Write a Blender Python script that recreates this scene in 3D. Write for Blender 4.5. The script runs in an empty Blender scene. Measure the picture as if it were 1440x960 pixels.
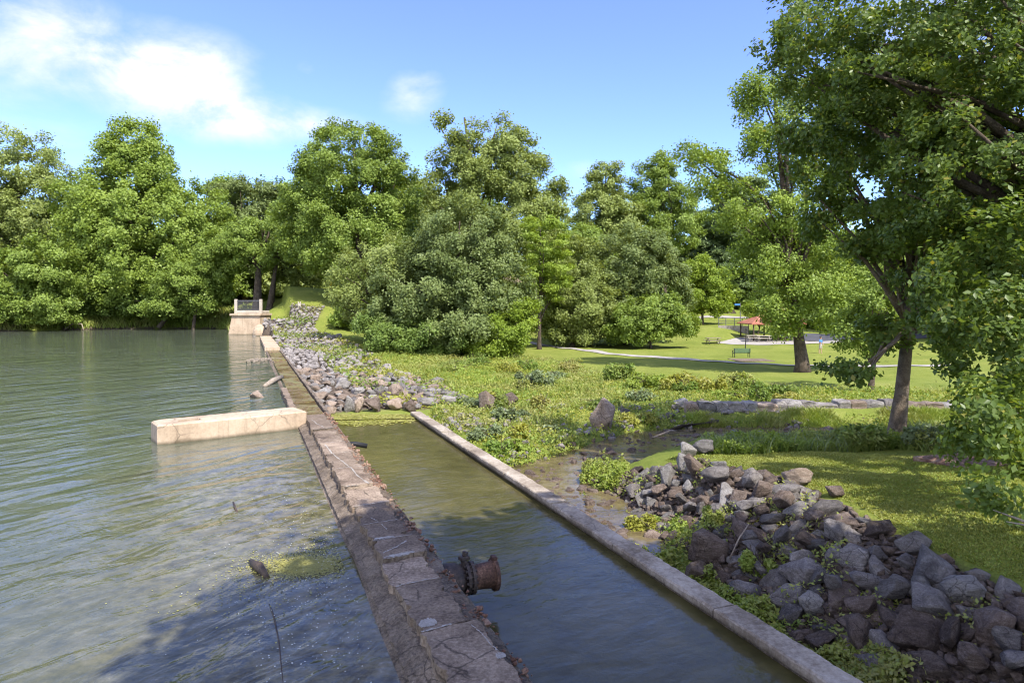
import bpy, bmesh, math, random, time
T0 = time.time()
import numpy as np
from mathutils import Vector, Matrix, noise as mnoise

sc = bpy.context.scene
COL = sc.collection
R = math.radians
rng = np.random.default_rng(7)
random.seed(7)

# ------------------------------------------------------------------ camera
H, F, HOR = 4.0, 960.0, 428.0
cam_d = bpy.data.cameras.new('camera')
cam = bpy.data.objects.new('camera', cam_d); COL.objects.link(cam)
cam.location = (0, 0, H); cam.rotation_euler = (R(90), 0, 0)
cam_d.lens = 24.0; cam_d.sensor_width = 36.0; cam_d.shift_y = -52.0/1440
cam_d.clip_start = 0.1; cam_d.clip_end = 3000
sc.camera = cam

def PZ(px, py, z):
    Y = (H-z)*F/(py-HOR); return ((px-720)/F*Y, Y, z)
def PD(px, py, Y):
    return ((px-720)/F*Y, Y, H-(py-HOR)/F*Y)

# ------------------------------------------------------------------ helpers
def tag(o, label=None, cat=None, group=None, kind=None):
    if label: o['label'] = label
    if cat: o['category'] = cat
    if group: o['group'] = group
    if kind: o['kind'] = kind
    return o
def link(name, me, mat=None, parent=None, smooth=False):
    if mat is not None and len(me.materials) == 0:
        me.materials.append(mat)
    if smooth:
        me.polygons.foreach_set('use_smooth', [True]*len(me.polygons))
    o = bpy.data.objects.new(name, me); COL.objects.link(o)
    if parent: o.parent = parent
    return o
def empty(name, loc, rz=0, label=None, cat=None, group=None):
    o = bpy.data.objects.new(name, None); COL.objects.link(o)
    o.location = loc; o.rotation_euler = (0, 0, rz); o.empty_display_size = .2
    return tag(o, label, cat, group)
def copy_tree(o, parent=None):
    c = o.copy(); COL.objects.link(c)
    if parent: c.parent = parent
    for ch in list(o.children): copy_tree(ch, c)
    return c
def np_mesh(name, V, Fc):
    """V (n,3); Fc (m,k) constant-size faces"""
    V = np.ascontiguousarray(V, dtype=np.float32); Fc = np.ascontiguousarray(Fc, dtype=np.int32)
    me = bpy.data.meshes.new(name)
    m, k = Fc.shape
    me.vertices.add(len(V)); me.vertices.foreach_set('co', V.ravel())
    me.loops.add(m*k); me.loops.foreach_set('vertex_index', Fc.ravel())
    me.polygons.add(m)
    me.polygons.foreach_set('loop_start', np.arange(0, m*k, k, dtype=np.int32))
    me.update(calc_edges=True); me.validate()
    return me
def bm_mesh(name, bm):
    bmesh.ops.recalc_face_normals(bm, faces=bm.faces)
    me = bpy.data.meshes.new(name); bm.to_mesh(me); bm.free(); return me
def add_box(bm, c, s, rz=0, taper=None, bevel=0.0):
    M = Matrix.Translation(c) @ Matrix.Rotation(rz, 4, 'Z') @ Matrix.Diagonal((s[0], s[1], s[2], 1))
    r = bmesh.ops.create_cube(bm, size=1, matrix=M)
    if bevel > 0:
        es = list({e for v in r['verts'] for e in v.link_edges})
        bmesh.ops.bevel(bm, geom=es, offset=bevel, segments=2, affect='EDGES', profile=.5)
    return r['verts']
def add_cyl(bm, a, b, r1, r2=None, n=12):
    a, b = Vector(a), Vector(b); d = b-a
    M = Matrix.Translation((a+b)/2) @ d.to_track_quat('Z', 'Y').to_matrix().to_4x4()
    bmesh.ops.create_cone(bm, cap_ends=True, segments=n, radius1=r1, radius2=r1 if r2 is None else r2, depth=d.length, matrix=M)
def add_tube(bm, pts, radii, n=8):
    pts = [Vector(p) for p in pts]; rings = []
    for i, p in enumerate(pts):
        t = (pts[min(i+1, len(pts)-1)]-pts[max(i-1, 0)]).normalized()
        a = t.orthogonal().normalized(); a = Vector((1, .1, .05)).cross(t) if abs(t.x) < .9 else Vector((0, 1, 0)).cross(t)
        a.normalize(); b = t.cross(a)
        rings.append([bm.verts.new(p+(a*math.cos(2*math.pi*k/n)+b*math.sin(2*math.pi*k/n))*radii[i]) for k in range(n)])
    for i in range(len(rings)-1):
        for k in range(n):
            bm.faces.new((rings[i][k], rings[i][(k+1) % n], rings[i+1][(k+1) % n], rings[i+1][k]))
    bm.faces.new(rings[0][::-1]); bm.faces.new(rings[-1])
def box_obj(name, mat, parent, boxes, bevel=0.0):
    bm = bmesh.new()
    for b in boxes: add_box(bm, b[0], b[1], b[2] if len(b) > 2 else 0, bevel=bevel)
    return link(name, bm_mesh(name, bm), mat, parent)

# ------------------------------------------------------------------ materials
def new_mat(name):
    m = bpy.data.materials.new(name); m.use_nodes = True
    nt = m.node_tree; nt.nodes.clear()
    out = nt.nodes.new('ShaderNodeOutputMaterial')
    return m, nt, out
def N(nt, t, **kw):
    n = nt.nodes.new(t)
    for k, v in kw.items():
        if k.startswith('in_'):
            n.inputs[k[3:].replace('_', ' ')].default_value = v
        else: setattr(n, k, v)
    return n
def L(nt, a, b): nt.links.new(a, b)
def rgb(c): return (c[0], c[1], c[2], 1)
def ramp(nt, fac, stops):
    r = nt.nodes.new('ShaderNodeValToRGB'); e = r.color_ramp.elements
    while len(e) < len(stops): e.new(.5)
    for i, (p, c) in enumerate(stops): e[i].position = p; e[i].color = rgb(c) if len(c) == 3 else c
    L(nt, fac, r.inputs[0]); return r.outputs[0]
def mix(nt, fac, a, b, bt='MIX'):
    m = nt.nodes.new('ShaderNodeMix'); m.data_type = 'RGBA'; m.blend_type = bt
    for s, v in ((m.inputs[0], fac), (m.inputs[6], a), (m.inputs[7], b)):
        if hasattr(v, 'is_output'): L(nt, v, s)
        elif isinstance(v, (int, float)): s.default_value = v
        else: s.default_value = rgb(v)
    return m.outputs[2]
def math_n(nt, op, a, b=0.0, clamp=False):
    m = nt.nodes.new('ShaderNodeMath'); m.operation = op; m.use_clamp = clamp
    for s, v in ((m.inputs[0], a), (m.inputs[1], b)):
        if hasattr(v, 'is_output'): L(nt, v, s)
        else: s.default_value = v
    return m.outputs[0]
def noise_n(nt, vec, scale, detail=4, rough=.55, dist=0.0):
    n = N(nt, 'ShaderNodeTexNoise'); n.inputs['Scale'].default_value = scale
    n.inputs['Detail'].default_value = detail; n.inputs['Roughness'].default_value = rough
    n.inputs['Distortion'].default_value = dist
    if vec is not None: L(nt, vec, n.inputs['Vector'])
    return n.outputs[0]
def mapr(nt, v, a, b, c=0.0, d=1.0):
    m = N(nt, 'ShaderNodeMapRange'); m.inputs[1].default_value = a; m.inputs[2].default_value = b
    m.inputs[3].default_value = c; m.inputs[4].default_value = d; L(nt, v, m.inputs[0]); return m.outputs[0]
def wpos(nt):
    return N(nt, 'ShaderNodeNewGeometry').outputs['Position']
def opos(nt):
    return N(nt, 'ShaderNodeTexCoord').outputs['Object']
def bump(nt, h, strength, dist, prev=None):
    b = N(nt, 'ShaderNodeBump'); b.inputs['Strength'].default_value = strength; b.inputs['Distance'].default_value = dist
    L(nt, h, b.inputs['Height'])
    if prev is not None: L(nt, prev, b.inputs['Normal'])
    return b.outputs[0]
def principled(nt, out, col, rough=.8, normal=None, spec=.3, metallic=0.0):
    p = N(nt, 'ShaderNodeBsdfPrincipled')
    for k, v in (('Base Color', col), ('Roughness', rough)):
        if hasattr(v, 'is_output'): L(nt, v, p.inputs[k])
        elif isinstance(v, (int, float)): p.inputs[k].default_value = v
        else: p.inputs[k].default_value = rgb(v)
    p.inputs['Specular IOR Level'].default_value = spec; p.inputs['Metallic'].default_value = metallic
    if normal is not None: L(nt, normal, p.inputs['Normal'])
    L(nt, p.outputs[0], out.inputs[0]); return p

def crack_mask(nt, v, scale, width):
    n = N(nt, 'ShaderNodeTexNoise'); n.inputs['Scale'].default_value = scale*1.7; n.inputs['Detail'].default_value = 5; L(nt, v, n.inputs['Vector'])
    vm = N(nt, 'ShaderNodeVectorMath'); vm.operation = 'MULTIPLY_ADD'; L(nt, n.outputs['Color'], vm.inputs[0]); vm.inputs[1].default_value = (.5/scale,)*3; L(nt, v, vm.inputs[2])
    vo = N(nt, 'ShaderNodeTexVoronoi'); vo.feature = 'DISTANCE_TO_EDGE'; vo.inputs['Scale'].default_value = scale; L(nt, vm.outputs[0], vo.inputs['Vector'])
    gate = mapr(nt, noise_n(nt, v, scale*.6, 3), .46, .56)
    return math_n(nt, 'MULTIPLY', mapr(nt, vo.outputs['Distance'], 0, width, 1, 0), gate)
def mat_mottled(name, stops, scale=2.0, fine=18.0, rough=.85, bs=.5, bd=.03, spec=.25, coord='w', randomise=0.0, metallic=0.0, cracks=0.0):
    m, nt, out = new_mat(name)
    v = wpos(nt) if coord == 'w' else opos(nt)
    if coord == 'o' and randomise:
        oi = N(nt, 'ShaderNodeObjectInfo')
        va = N(nt, 'ShaderNodeVectorMath'); va.operation = 'ADD'; L(nt, v, va.inputs[0])
        cx = N(nt, 'ShaderNodeCombineXYZ'); r10 = math_n(nt, 'MULTIPLY', oi.outputs['Random'], 37.0)
        for i in range(3): L(nt, r10, cx.inputs[i])
        L(nt, cx.outputs[0], va.inputs[1]); v = va.outputs[0]
    a = noise_n(nt, v, scale, 5, .6); b = noise_n(nt, v, fine, 4, .65)
    f = math_n(nt, 'ADD', math_n(nt, 'MULTIPLY', a, .52), math_n(nt, 'MULTIPLY', b, .48))
    f = mapr(nt, f, .33, .67)
    c = ramp(nt, f, stops)
    if randomise:
        oi = N(nt, 'ShaderNodeObjectInfo')
        k = mapr(nt, oi.outputs['Random'], 0, 1, 1-randomise, 1+randomise)
        hs = N(nt, 'ShaderNodeHueSaturation'); L(nt, k, hs.inputs['Value']); L(nt, c, hs.inputs['Color']); c = hs.outputs[0]
    if cracks: c = mix(nt, math_n(nt, 'MULTIPLY', crack_mask(nt, v, cracks, .03), .8), c, (.03, .022, .016))
    nb = bump(nt, b, bs, bd)
    principled(nt, out, c, rough, nb, spec, metallic)
    return m

def leaf_mat(name, dark, light, transl=.32, yellow=None, rough=.5, spec=.3, straw=None):
    m, nt, out = new_mat(name)
    g = N(nt, 'ShaderNodeNewGeometry')
    rnd = g.outputs['Random Per Island']
    big = noise_n(nt, g.outputs['Position'], .35, 3)
    f = math_n(nt, 'ADD', math_n(nt, 'MULTIPLY', rnd, .55), math_n(nt, 'MULTIPLY', mapr(nt, big, .35, .65), .45))
    c = mix(nt, f, dark, light)
    if yellow is not None:
        c = mix(nt, mapr(nt, rnd, .93, 1.0), c, yellow)
    if straw is not None:
        c = mix(nt, mapr(nt, math_n(nt, 'ADD', noise_n(nt, g.outputs['Position'], .22, 5, .65), math_n(nt, 'MULTIPLY', rnd, .12)), .50, .70, 0, .8), c, straw)
    p = N(nt, 'ShaderNodeBsdfPrincipled'); L(nt, c, p.inputs['Base Color'])
    p.inputs['Roughness'].default_value = rough; p.inputs['Specular IOR Level'].default_value = spec
    t = N(nt, 'ShaderNodeBsdfTranslucent')
    tc = mix(nt, 1.0, c, (1.15, 1.05, .45), 'MULTIPLY'); L(nt, tc, t.inputs[0])
    ms = N(nt, 'ShaderNodeMixShader'); ms.inputs[0].default_value = transl
    L(nt, p.outputs[0], ms.inputs[1]); L(nt, t.outputs[0], ms.inputs[2]); L(nt, ms.outputs[0], out.inputs[0])
    return m

M = {}
M['leaf_mid'] = leaf_mat('leaf_mid', (0.148, 0.214, 0.038), (0.296, 0.392, 0.078), .40)
M['leaf_tulip'] = leaf_mat('leaf_tulip', (0.155, 0.226, 0.035), (0.329, 0.427, 0.081), .40)
M['leaf_dark'] = leaf_mat('leaf_dark', (0.110, 0.176, 0.036), (0.228, 0.315, 0.069), .36)
M['leaf_olive'] = leaf_mat('leaf_olive', (0.172, 0.217, 0.053), (0.330, 0.392, 0.112), .36)
M['leaf_bright'] = leaf_mat('leaf_bright', (0.180, 0.264, 0.029), (0.348, 0.444, 0.067), .42)
M['leaf_grey'] = leaf_mat('leaf_grey', (.130, .178, .052), (.255, .312, .106), .36)
M['leaf_near'] = leaf_mat('leaf_near', (0.091, 0.149, 0.031), (0.208, 0.289, 0.062), .50, (.34, .31, .06), .42, .4)
M['pine'] = leaf_mat('pine', (0.099, 0.154, 0.047), (0.198, 0.259, 0.099), .2)
M['weed'] = leaf_mat('weed', (0.185, 0.266, 0.037), (0.370, 0.455, 0.092), .42, straw=(.38, .36, .14))
M['weed_dark'] = leaf_mat('weed_dark', (0.124, 0.205, 0.033), (0.262, 0.358, 0.071), .40, straw=(.27, .29, .09))
M['weed_yellow'] = leaf_mat('weed_yellow', (0.264, 0.288, 0.038), (0.432, 0.432, 0.090), .42, straw=(.38, .36, .14))
M['weed_pale'] = leaf_mat('weed_pale', (.15, .20, .09), (.26, .31, .16), .36)
M['lawn_blade'] = leaf_mat('lawn_blade', (.190, .215, .034), (.330, .335, .080), .45)
M['pink_leaf'] = leaf_mat('pink_leaf', (.26, .11, .09), (.46, .26, .21), .35)
M['dead_twig_leaf'] = leaf_mat('dead_twig_leaf', (.16, .10, .06), (.26, .19, .12), .2)
M['algae'] = leaf_mat('algae', (.22, .215, .045), (.42, .39, .12), .2)
M['foam'] = leaf_mat('foam', (.45, .45, .38), (.7, .7, .62), .1)
M['bark'] = mat_mottled('bark', [(0, (.030, .022, .016)), (.5, (.085, .064, .046)), (1, (.17, .135, .10))], 3, 20, .95, .9, .06)
M['bark_pale'] = mat_mottled('bark_pale', [(0, (.07, .05, .035)), (.5, (.15, .115, .082)), (1, (.25, .20, .15))], 3, 20, .95, .9, .06)
M['deadwood'] = mat_mottled('deadwood', [(0, (.14, .11, .085)), (.5, (.27, .22, .17)), (1, (.42, .36, .29))], 6, 40, .9, .5, .02)
M['wetwood'] = mat_mottled('wetwood', [(0, (.03, .02, .016)), (.5, (.07, .05, .04)), (1, (.14, .11, .07))], 6, 40, .6, .6, .03)
M['concrete_tan'] = mat_mottled('concrete_tan', [(0, (.30, .215, .14)), (.45, (.48, .36, .25)), (1, (.60, .47, .34))], 1.1, 14, .85, .35, .012)
M['concrete_pale'] = mat_mottled('concrete_pale', [(0, (.28, .235, .18)), (.5, (.44, .385, .31)), (1, (.56, .50, .42))], .9, 12, .85, .35, .012)
M['coping'] = mat_mottled('coping', [(0, (.13, .10, .07)), (.35, (.27, .22, .165)), (.6, (.40, .345, .27)), (1, (.52, .46, .38))], .8, 7, .85, .4, .015)
M['pathmat'] = mat_mottled('pathmat', [(0, (.24, .22, .19)), (1, (.40, .37, .33))], .6, 9, .9, .2, .01)
M['asphalt'] = mat_mottled('asphalt', [(0, (.05, .05, .055)), (1, (.09, .09, .10))], .5, 20, .9, .3, .01)
M['slab'] = mat_mottled('slab', [(0, (.058, .040, .026)), (.3, (.140, .102, .072)), (.6, (.225, .170, .122)), (1, (.36, .285, .21))], 1.5, 24, .9, .9, .018, coord='o', randomise=.25, cracks=1.6)
M['slab_wet'] = mat_mottled('slab_wet', [(0, (.05, .032, .018)), (.35, (.13, .075, .035)), (.65, (.20, .13, .06)), (1, (.26, .21, .08))], 1.1, 9, .28, .5, .02, .5)
M['dam_body'] = mat_mottled('dam_body', [(0, (.045, .034, .024)), (.35, (.110, .084, .060)), (.65, (.190, .148, .108)), (1, (.32, .258, .19))], 1.9, 24, .88, 1.0, .03, cracks=2.2)
M['rubble'] = mat_mottled('rubble', [(0, (.06, .028, .018)), (.4, (.17, .09, .06)), (.7, (.28, .19, .13)), (1, (.44, .36, .28))], 3, 16, .85, .8, .03)
def wet_mat():
    m, nt, out = new_mat('slab_wet'); pos = wpos(nt)
    a = noise_n(nt, pos, .9, 6, .7, .5); b = noise_n(nt, pos, 5, 5, .7)
    c = ramp(nt, mapr(nt, math_n(nt, 'ADD', math_n(nt, 'MULTIPLY', a, .65), math_n(nt, 'MULTIPLY', b, .35)), .32, .68), [(0, (.035, .03, .022)), (.3, (.115, .065, .03)), (.5, (.175, .115, .05)), (.68, (.19, .18, .05)), (.84, (.10, .115, .04)), (1, (.32, .27, .16))])
    principled(nt, out, c, mapr(nt, a, .4, .6, .08, .5), bump(nt, b, .6, .02), .5); return m
M['slab_wet'] = wet_mat()
M['mortar'] = mat_mottled('mortar', [(0, (.20, .175, .145)), (.5, (.32, .295, .255)), (1, (.46, .43, .38))], 7, 40, .8, .3, .005)
M['rust'] = mat_mottled('rust', [(0, (.035, .018, .012)), (.4, (.10, .045, .028)), (.7, (.19, .085, .05)), (1, (.32, .17, .10))], 5, 30, .75, .6, .008, .4)
M['iron'] = mat_mottled('iron', [(0, (.02, .016, .014)), (.6, (.06, .045, .038)), (1, (.13, .09, .07))], 8, 40, .7, .5, .006, .4)
M['black'] = mat_mottled('black', [(0, (.012, .012, .013)), (1, (.03, .03, .032))], 4, 30, .6, .2, .003)
M['rail'] = mat_mottled('rail', [(0, (.10, .10, .11)), (1, (.17, .17, .18))], 4, 30, .6, .2, .003)
def stained(name, stops, zline, band):
    m, nt, out = new_mat(name); pos = wpos(nt)
    a = noise_n(nt, pos, 1.0, 6, .65); b = noise_n(nt, pos, 13, 5, .7)
    st = N(nt, 'ShaderNodeMapping'); L(nt, pos, st.inputs['Vector']); st.inputs['Scale'].default_value = (5, 5, .35)
    c_ = noise_n(nt, st.outputs[0], 1.0, 4, .7)
    f = mapr(nt, math_n(nt, 'ADD', math_n(nt, 'MULTIPLY', a, .6), math_n(nt, 'MULTIPLY', b, .4)), .32, .68)
    c = ramp(nt, f, stops)
    c = mix(nt, mapr(nt, c_, .52, .72, 0, .5), c, (.16, .115, .075))
    c = mix(nt, mapr(nt, noise_n(nt, pos, 2.6, 6, .78), .60, .72, 0, .6), c, (.14, .115, .085))
    sx = N(nt, 'ShaderNodeSeparateXYZ'); L(nt, pos, sx.inputs[0])
    wl = mapr(nt, math_n(nt, 'ADD', sx.outputs[2], math_n(nt, 'MULTIPLY', math_n(nt, 'SUBTRACT', a, .5), band*1.6)), zline, zline+band, 1, 0)
    c = mix(nt, math_n(nt, 'MULTIPLY', wl, .85), c, (.075, .062, .036))
    c = mix(nt, math_n(nt, 'MULTIPLY', crack_mask(nt, pos, .9, .018), .7), c, (.07, .055, .04))
    principled(nt, out, c, .85, bump(nt, b, .6, .012), .25); return m
M['concrete_tan'] = stained('concrete_stained', [(0, (.29, .21, .14)), (.45, (.43, .325, .225)), (1, (.56, .44, .32))], .0, .12)
M['coping'] = stained('coping_stained', [(0, (.12, .092, .062)), (.35, (.24, .195, .145)), (.6, (.37, .315, .245)), (1, (.50, .44, .36))], -.86, .10)
def rock_mat(name, stops, light):
    m, nt, out = new_mat(name)
    oi = N(nt, 'ShaderNodeObjectInfo'); v = opos(nt)
    va = N(nt, 'ShaderNodeVectorMath'); va.operation = 'ADD'; L(nt, v, va.inputs[0])
    cx = N(nt, 'ShaderNodeCombineXYZ'); r10 = math_n(nt, 'MULTIPLY', oi.outputs['Random'], 37.0)
    for i in range(3): L(nt, r10, cx.inputs[i])
    L(nt, cx.outputs[0], va.inputs[1]); v = va.outputs[0]
    st = N(nt, 'ShaderNodeMapping'); L(nt, v, st.inputs['Vector']); st.inputs['Scale'].default_value = (.7, .9, 3.2)
    a = noise_n(nt, v, 1.1, 5, .65); b = noise_n(nt, st.outputs[0], 3.2, 6, .72, .6); c_ = noise_n(nt, v, 21, 5, .75)
    f = math_n(nt, 'ADD', math_n(nt, 'ADD', math_n(nt, 'MULTIPLY', a, .28), math_n(nt, 'MULTIPLY', b, .37)), math_n(nt, 'MULTIPLY', c_, .35))
    c = ramp(nt, mapr(nt, f, .36, .64), stops)
    k = mapr(nt, oi.outputs['Random'], 0, 1, .58, 1.2)
    hs = N(nt, 'ShaderNodeHueSaturation'); L(nt, k, hs.inputs['Value']); L(nt, c, hs.inputs['Color']); c = hs.outputs[0]
    c = mix(nt, mapr(nt, noise_n(nt, v, 4.5, 6, .75), .56, .72, 0, .55), c, light)
    c = mix(nt, math_n(nt, 'MULTIPLY', crack_mask(nt, v, 1.5, .03), .7), c, (.025, .02, .017))
    nb = bump(nt, c_, 1.0, .035); nb = bump(nt, b, .9, .07, nb)
    principled(nt, out, c, .9, nb, .2); return m
M['rock_grey'] = rock_mat('rock_grey', [(0, (.070, .060, .054)), (.4, (.178, .157, .143)), (.7, (.285, .256, .235)), (1, (.46, .425, .395))], (.34, .32, .30))
M['rock_brown'] = rock_mat('rock_brown', [(0, (.050, .034, .026)), (.4, (.130, .095, .074)), (.7, (.22, .170, .138)), (1, (.35, .285, .235))], (.29, .25, .215))
M['rock_pale'] = rock_mat('rock_pale', [(0, (.11, .097, .087)), (.35, (.215, .195, .176)), (.7, (.33, .308, .284)), (1, (.48, .455, .425))], (.50, .48, .45))
M['rock_tan'] = rock_mat('rock_tan', [(0, (.13, .09, .065)), (.35, (.26, .192, .143)), (.7, (.38, .30, .235)), (1, (.50, .42, .35))], (.48, .42, .36))
M['wood'] = mat_mottled('wood', [(0, (.16, .12, .085)), (1, (.34, .28, .22))], 4, 30, .8, .3, .004)
M['bench_green'] = mat_mottled('bench_green', [(0, (.05, .10, .05)), (1, (.11, .17, .09))], 4, 30, .6, .2, .003)
M['roof_red'] = mat_mottled('roof_red', [(0, (.22, .085, .055)), (.5, (.34, .13, .08)), (1, (.46, .22, .15))], 1.5, 20, .9, .4, .02)
M['stonework'] = mat_mottled('stonework', [(0, (.20, .165, .15)), (.5, (.36, .31, .28)), (1, (.52, .47, .43))], 2.2, 7, .9, .8, .06)
M['blue'] = mat_mottled('blue', [(0, (.05, .16, .42)), (1, (.09, .25, .58))], 6, 40, .8, .2, .003)
M['khaki'] = mat_mottled('khaki', [(0, (.38, .33, .27)), (1, (.5, .45, .38))], 6, 40, .9, .2, .003)
M['skin'] = mat_mottled('skin', [(0, (.42, .25, .18)), (1, (.5, .31, .23))], 8, 40, .6, .1, .002)
M['hair'] = mat_mottled('hair', [(0, (.03, .02, .015)), (1, (.06, .045, .03))], 8, 60, .6, .3, .003)
M['yellow'] = mat_mottled('yellow', [(0, (.62, .40, .03)), (1, (.75, .52, .06))], 6, 40, .6, .1, .003)
M['white'] = mat_mottled('white', [(0, (.62, .62, .6)), (1, (.78, .78, .76))], 6, 40, .6, .1, .003)
M['house'] = mat_mottled('house', [(0, (.50, .38, .33)), (1, (.62, .50, .45))], 1, 12, .85, .2, .01)
M['glassdark'] = mat_mottled('glassdark', [(0, (.02, .025, .03)), (1, (.04, .045, .05))], 1, 12, .15, .05, .002, .6)

# ---- water
def water_mat(name, stops, wave, ang, scale_xy, bd, fine=7.0, fine_d=.01, shelf=None, specks=False, murk=(.25, 2.0)):
    m, nt, out = new_mat(name)
    pos = wpos(nt)
    m0 = N(nt, 'ShaderNodeMapping'); L(nt, pos, m0.inputs['Vector']); m0.inputs['Rotation'].default_value = (0, 0, -ang)
    mp = N(nt, 'ShaderNodeMapping'); L(nt, m0.outputs[0], mp.inputs['Vector']); mp.inputs['Scale'].default_value = (scale_xy[0], scale_xy[1], 1)
    w1 = noise_n(nt, mp.outputs[0], wave, 3, .55, .6)
    w2 = noise_n(nt, mp.outputs[0], wave*.37, 2, .5, .4)
    w3 = noise_n(nt, pos, fine, 3, .6, .3)
    calm = mapr(nt, noise_n(nt, pos, .11, 3, .6, .5), .36, .62, .35, 1.15)
    w1 = math_n(nt, 'MULTIPLY', w1, calm); w3 = math_n(nt, 'MULTIPLY', w3, calm)
    n = bump(nt, w2, 1.0, bd*2.0)
    n = bump(nt, w1, 1.0, bd, n)
    n = bump(nt, w3, 1.0, fine_d, n)
    a = noise_n(nt, pos, murk[0], 4, .6); b = noise_n(nt, pos, murk[1], 5, .7)
    f = mapr(nt, math_n(nt, 'ADD', math_n(nt, 'MULTIPLY', a, .6), math_n(nt, 'MULTIPLY', b, .4)), .32, .68)
    c = ramp(nt, f, stops)
    if shelf is not None:
        sx = N(nt, 'ShaderNodeSeparateXYZ'); L(nt, pos, sx.inputs[0])
        u = math_n(nt, 'ADD', sx.outputs[0], math_n(nt, 'MULTIPLY', sx.outputs[1], .39))
        wob = math_n(nt, 'MULTIPLY', math_n(nt, 'SUBTRACT', noise_n(nt, pos, .5, 4), .5), 4.0)
        u = math_n(nt, 'ADD', u, wob)
        k = mapr(nt, u, shelf[0], shelf[1]); yk = mapr(nt, sx.outputs[1], shelf[2], shelf[3], 1, 0)
        k = math_n(nt, 'MULTIPLY', k, yk, True)
        det = noise_n(nt, pos, 3.2, 6, .72)
        sh = ramp(nt, mapr(nt, det, .3, .7), shelf[4])
        c = mix(nt, k, c, sh)
    p = principled(nt, out, c, .045, n, .5)
    p.inputs['IOR'].default_value = 1.33
    return m
M['lake'] = water_mat('lake', [(0, (.056, .068, .046)), (.5, (.080, .093, .066)), (1, (.104, .114, .078))], 2.3, R(60), (.42, 1.0), .058, 7.0, .009,
    shelf=(-4.5, 1.2, 15.5, 22.0, [(0, (.044, .040, .024)), (.35, (.090, .080, .048)), (.6, (.145, .128, .066)), (.8, (.175, .155, .105)), (1, (.29, .26, .16))]))
M['pool'] = water_mat('pool', [(0, (.052, .045, .018)), (.5, (.086, .076, .029)), (1, (.130, .110, .044))], 6.5, R(35), (.55, 1.0), .009, 20.0, .003)
M['creek'] = water_mat('creek', [(0, (.05, .038, .02)), (.5, (.13, .10, .05)), (1, (.22, .18, .10))], 6.0, R(10), (.7, 1.0), .006, 25.0, .002, murk=(.8, 4.0))

# ------------------------------------------------------------------ terrain
def seg_dist(P, A, B):
    AB = B-A; t = np.clip(((P-A)@AB)/(AB@AB), 0, 1)
    return np.linalg.norm(P-(A+t[:, None]*AB), axis=1)
def poly_sd(X, Y, poly):
    """signed distance, positive inside"""
    P = np.stack([X, Y], 1); poly = np.array(poly, float)
    d = np.full(len(P), 1e9); inside = np.zeros(len(P), bool)
    for i in range(len(poly)):
        A, B = poly[i], poly[(i+1) % len(poly)]
        d = np.minimum(d, seg_dist(P, A, B))
        c = (A[1] > P[:, 1]) != (B[1] > P[:, 1])
        with np.errstate(divide='ignore', invalid='ignore'):
            xi = (B[0]-A[0])*(P[:, 1]-A[1])/(B[1]-A[1])+A[0]
        inside ^= c & (P[:, 0] < xi)
    return np.where(inside, d, -d)
def line_d(X, Y, pts):
    P = np.stack([X, Y], 1); d = np.full(len(P), 1e9)
    for a, b in zip(pts[:-1], pts[1:]): d = np.minimum(d, seg_dist(P, np.array(a, float), np.array(b, float)))
    return d
K = .39
LAKE = [(-170, -60), (-170, 45), (-84, 88), (-72, 105), (-61, 113), (-49, 113), (-43, 106), (-40.2, 99), (-38.6, 92.8), (-33.4, 92.8), (2.2-K*90, 90), (2.2+K*60, -60)]
CREEK = [(40, 33), (30, 32), (20, 30.6), (14, 30.8), (9, 30.4), (6.2, 29.3), (4.6, 27.3), (2.6, 24.8), (1.4, 23.4), (.6, 22.6), (1.1, 21.0), (1.9, 19.8), (1.9, 18.2), (2.3, 16.6)]
POOL = [(2.9-K*28.4, 28.4), (7.4-K*28.8, 28.8), (7.4+K*8, -8), (2.9+K*8, -8)]
cp = []
def C(px, py, z): cp.append(PZ(px, py, z))
def CD(px, py, Y): cp.append(PD(px, py, Y))
def CW(x, y, z): cp.append((x, y, z))
# far shore and hillside behind the lake
for x, y, z in ((-120, 90, 1), (-95, 110, 2), (-80, 125, 3), (-60, 120, 1.5), (-48, 120, 2.0), (-60, 160, 6), (-110, 150, 6), (-42, 108, 1.6)): CW(x, y, z)
CD(400, 412, 100); CD(360, 404, 106); CD(450, 408, 104); CD(400, 388, 140); CD(330, 405, 110); CD(500, 405, 115); CD(600, 405, 130)
CD(375, 436, 92); CD(430, 431, 93); CD(470, 440, 93); CD(400, 462, 82); CD(430, 450, 86); CD(400, 484, 68); CD(480, 476, 72); CD(520, 470, 82)
CD(430, 500, 56); CD(480, 500, 60); CD(540, 495, 66); CD(440, 535, 40); CD(480, 530, 45); CD(540, 525, 50); CD(480, 560, 35.5); CD(530, 575, 32.3); CD(570, 572, 33)
CD(600, 545, 42); CD(640, 530, 48); CD(640, 562, 37); CD(700, 572, 36); CD(640, 500, 67); CD(700, 500, 70)
# meadow, creek banks
C(620, 590, -1.25); C(660, 610, -1.4); C(700, 640, -1.55); C(760, 640, -1.6); C(820, 620, -1.5); C(760, 540, -1.3); C(900, 560, -1.35); C(720, 520, -1.2); C(850, 590, -1.5)
C(745, 482, -1.0); C(830, 493, -1.1); C(1000, 508, -1.2); C(1120, 513, -1.2); C(900, 470, -.6); C(1000, 485, -1.2); C(1000, 545, -1.2); C(1100, 560, -1.1); C(1200, 560, -1.1); C(1150, 500, -1.2)
CD(990, 455, 118); CD(960, 450, 125); CD(1000, 444, 128); CD(1050, 446, 125); C(1080, 487, -1.0); C(1190, 478, -.8); C(1200, 464, -.3); CD(1300, 470, 90); CW(40, 60, -1); CW(60, 90, -.5)
CW(10, 160, 4.5); CW(40, 170, 5.5); CW(80, 170, 5); CW(-10, 190, 7); CW(120, 120, 3); CW(10, 100, -.6)
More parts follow.
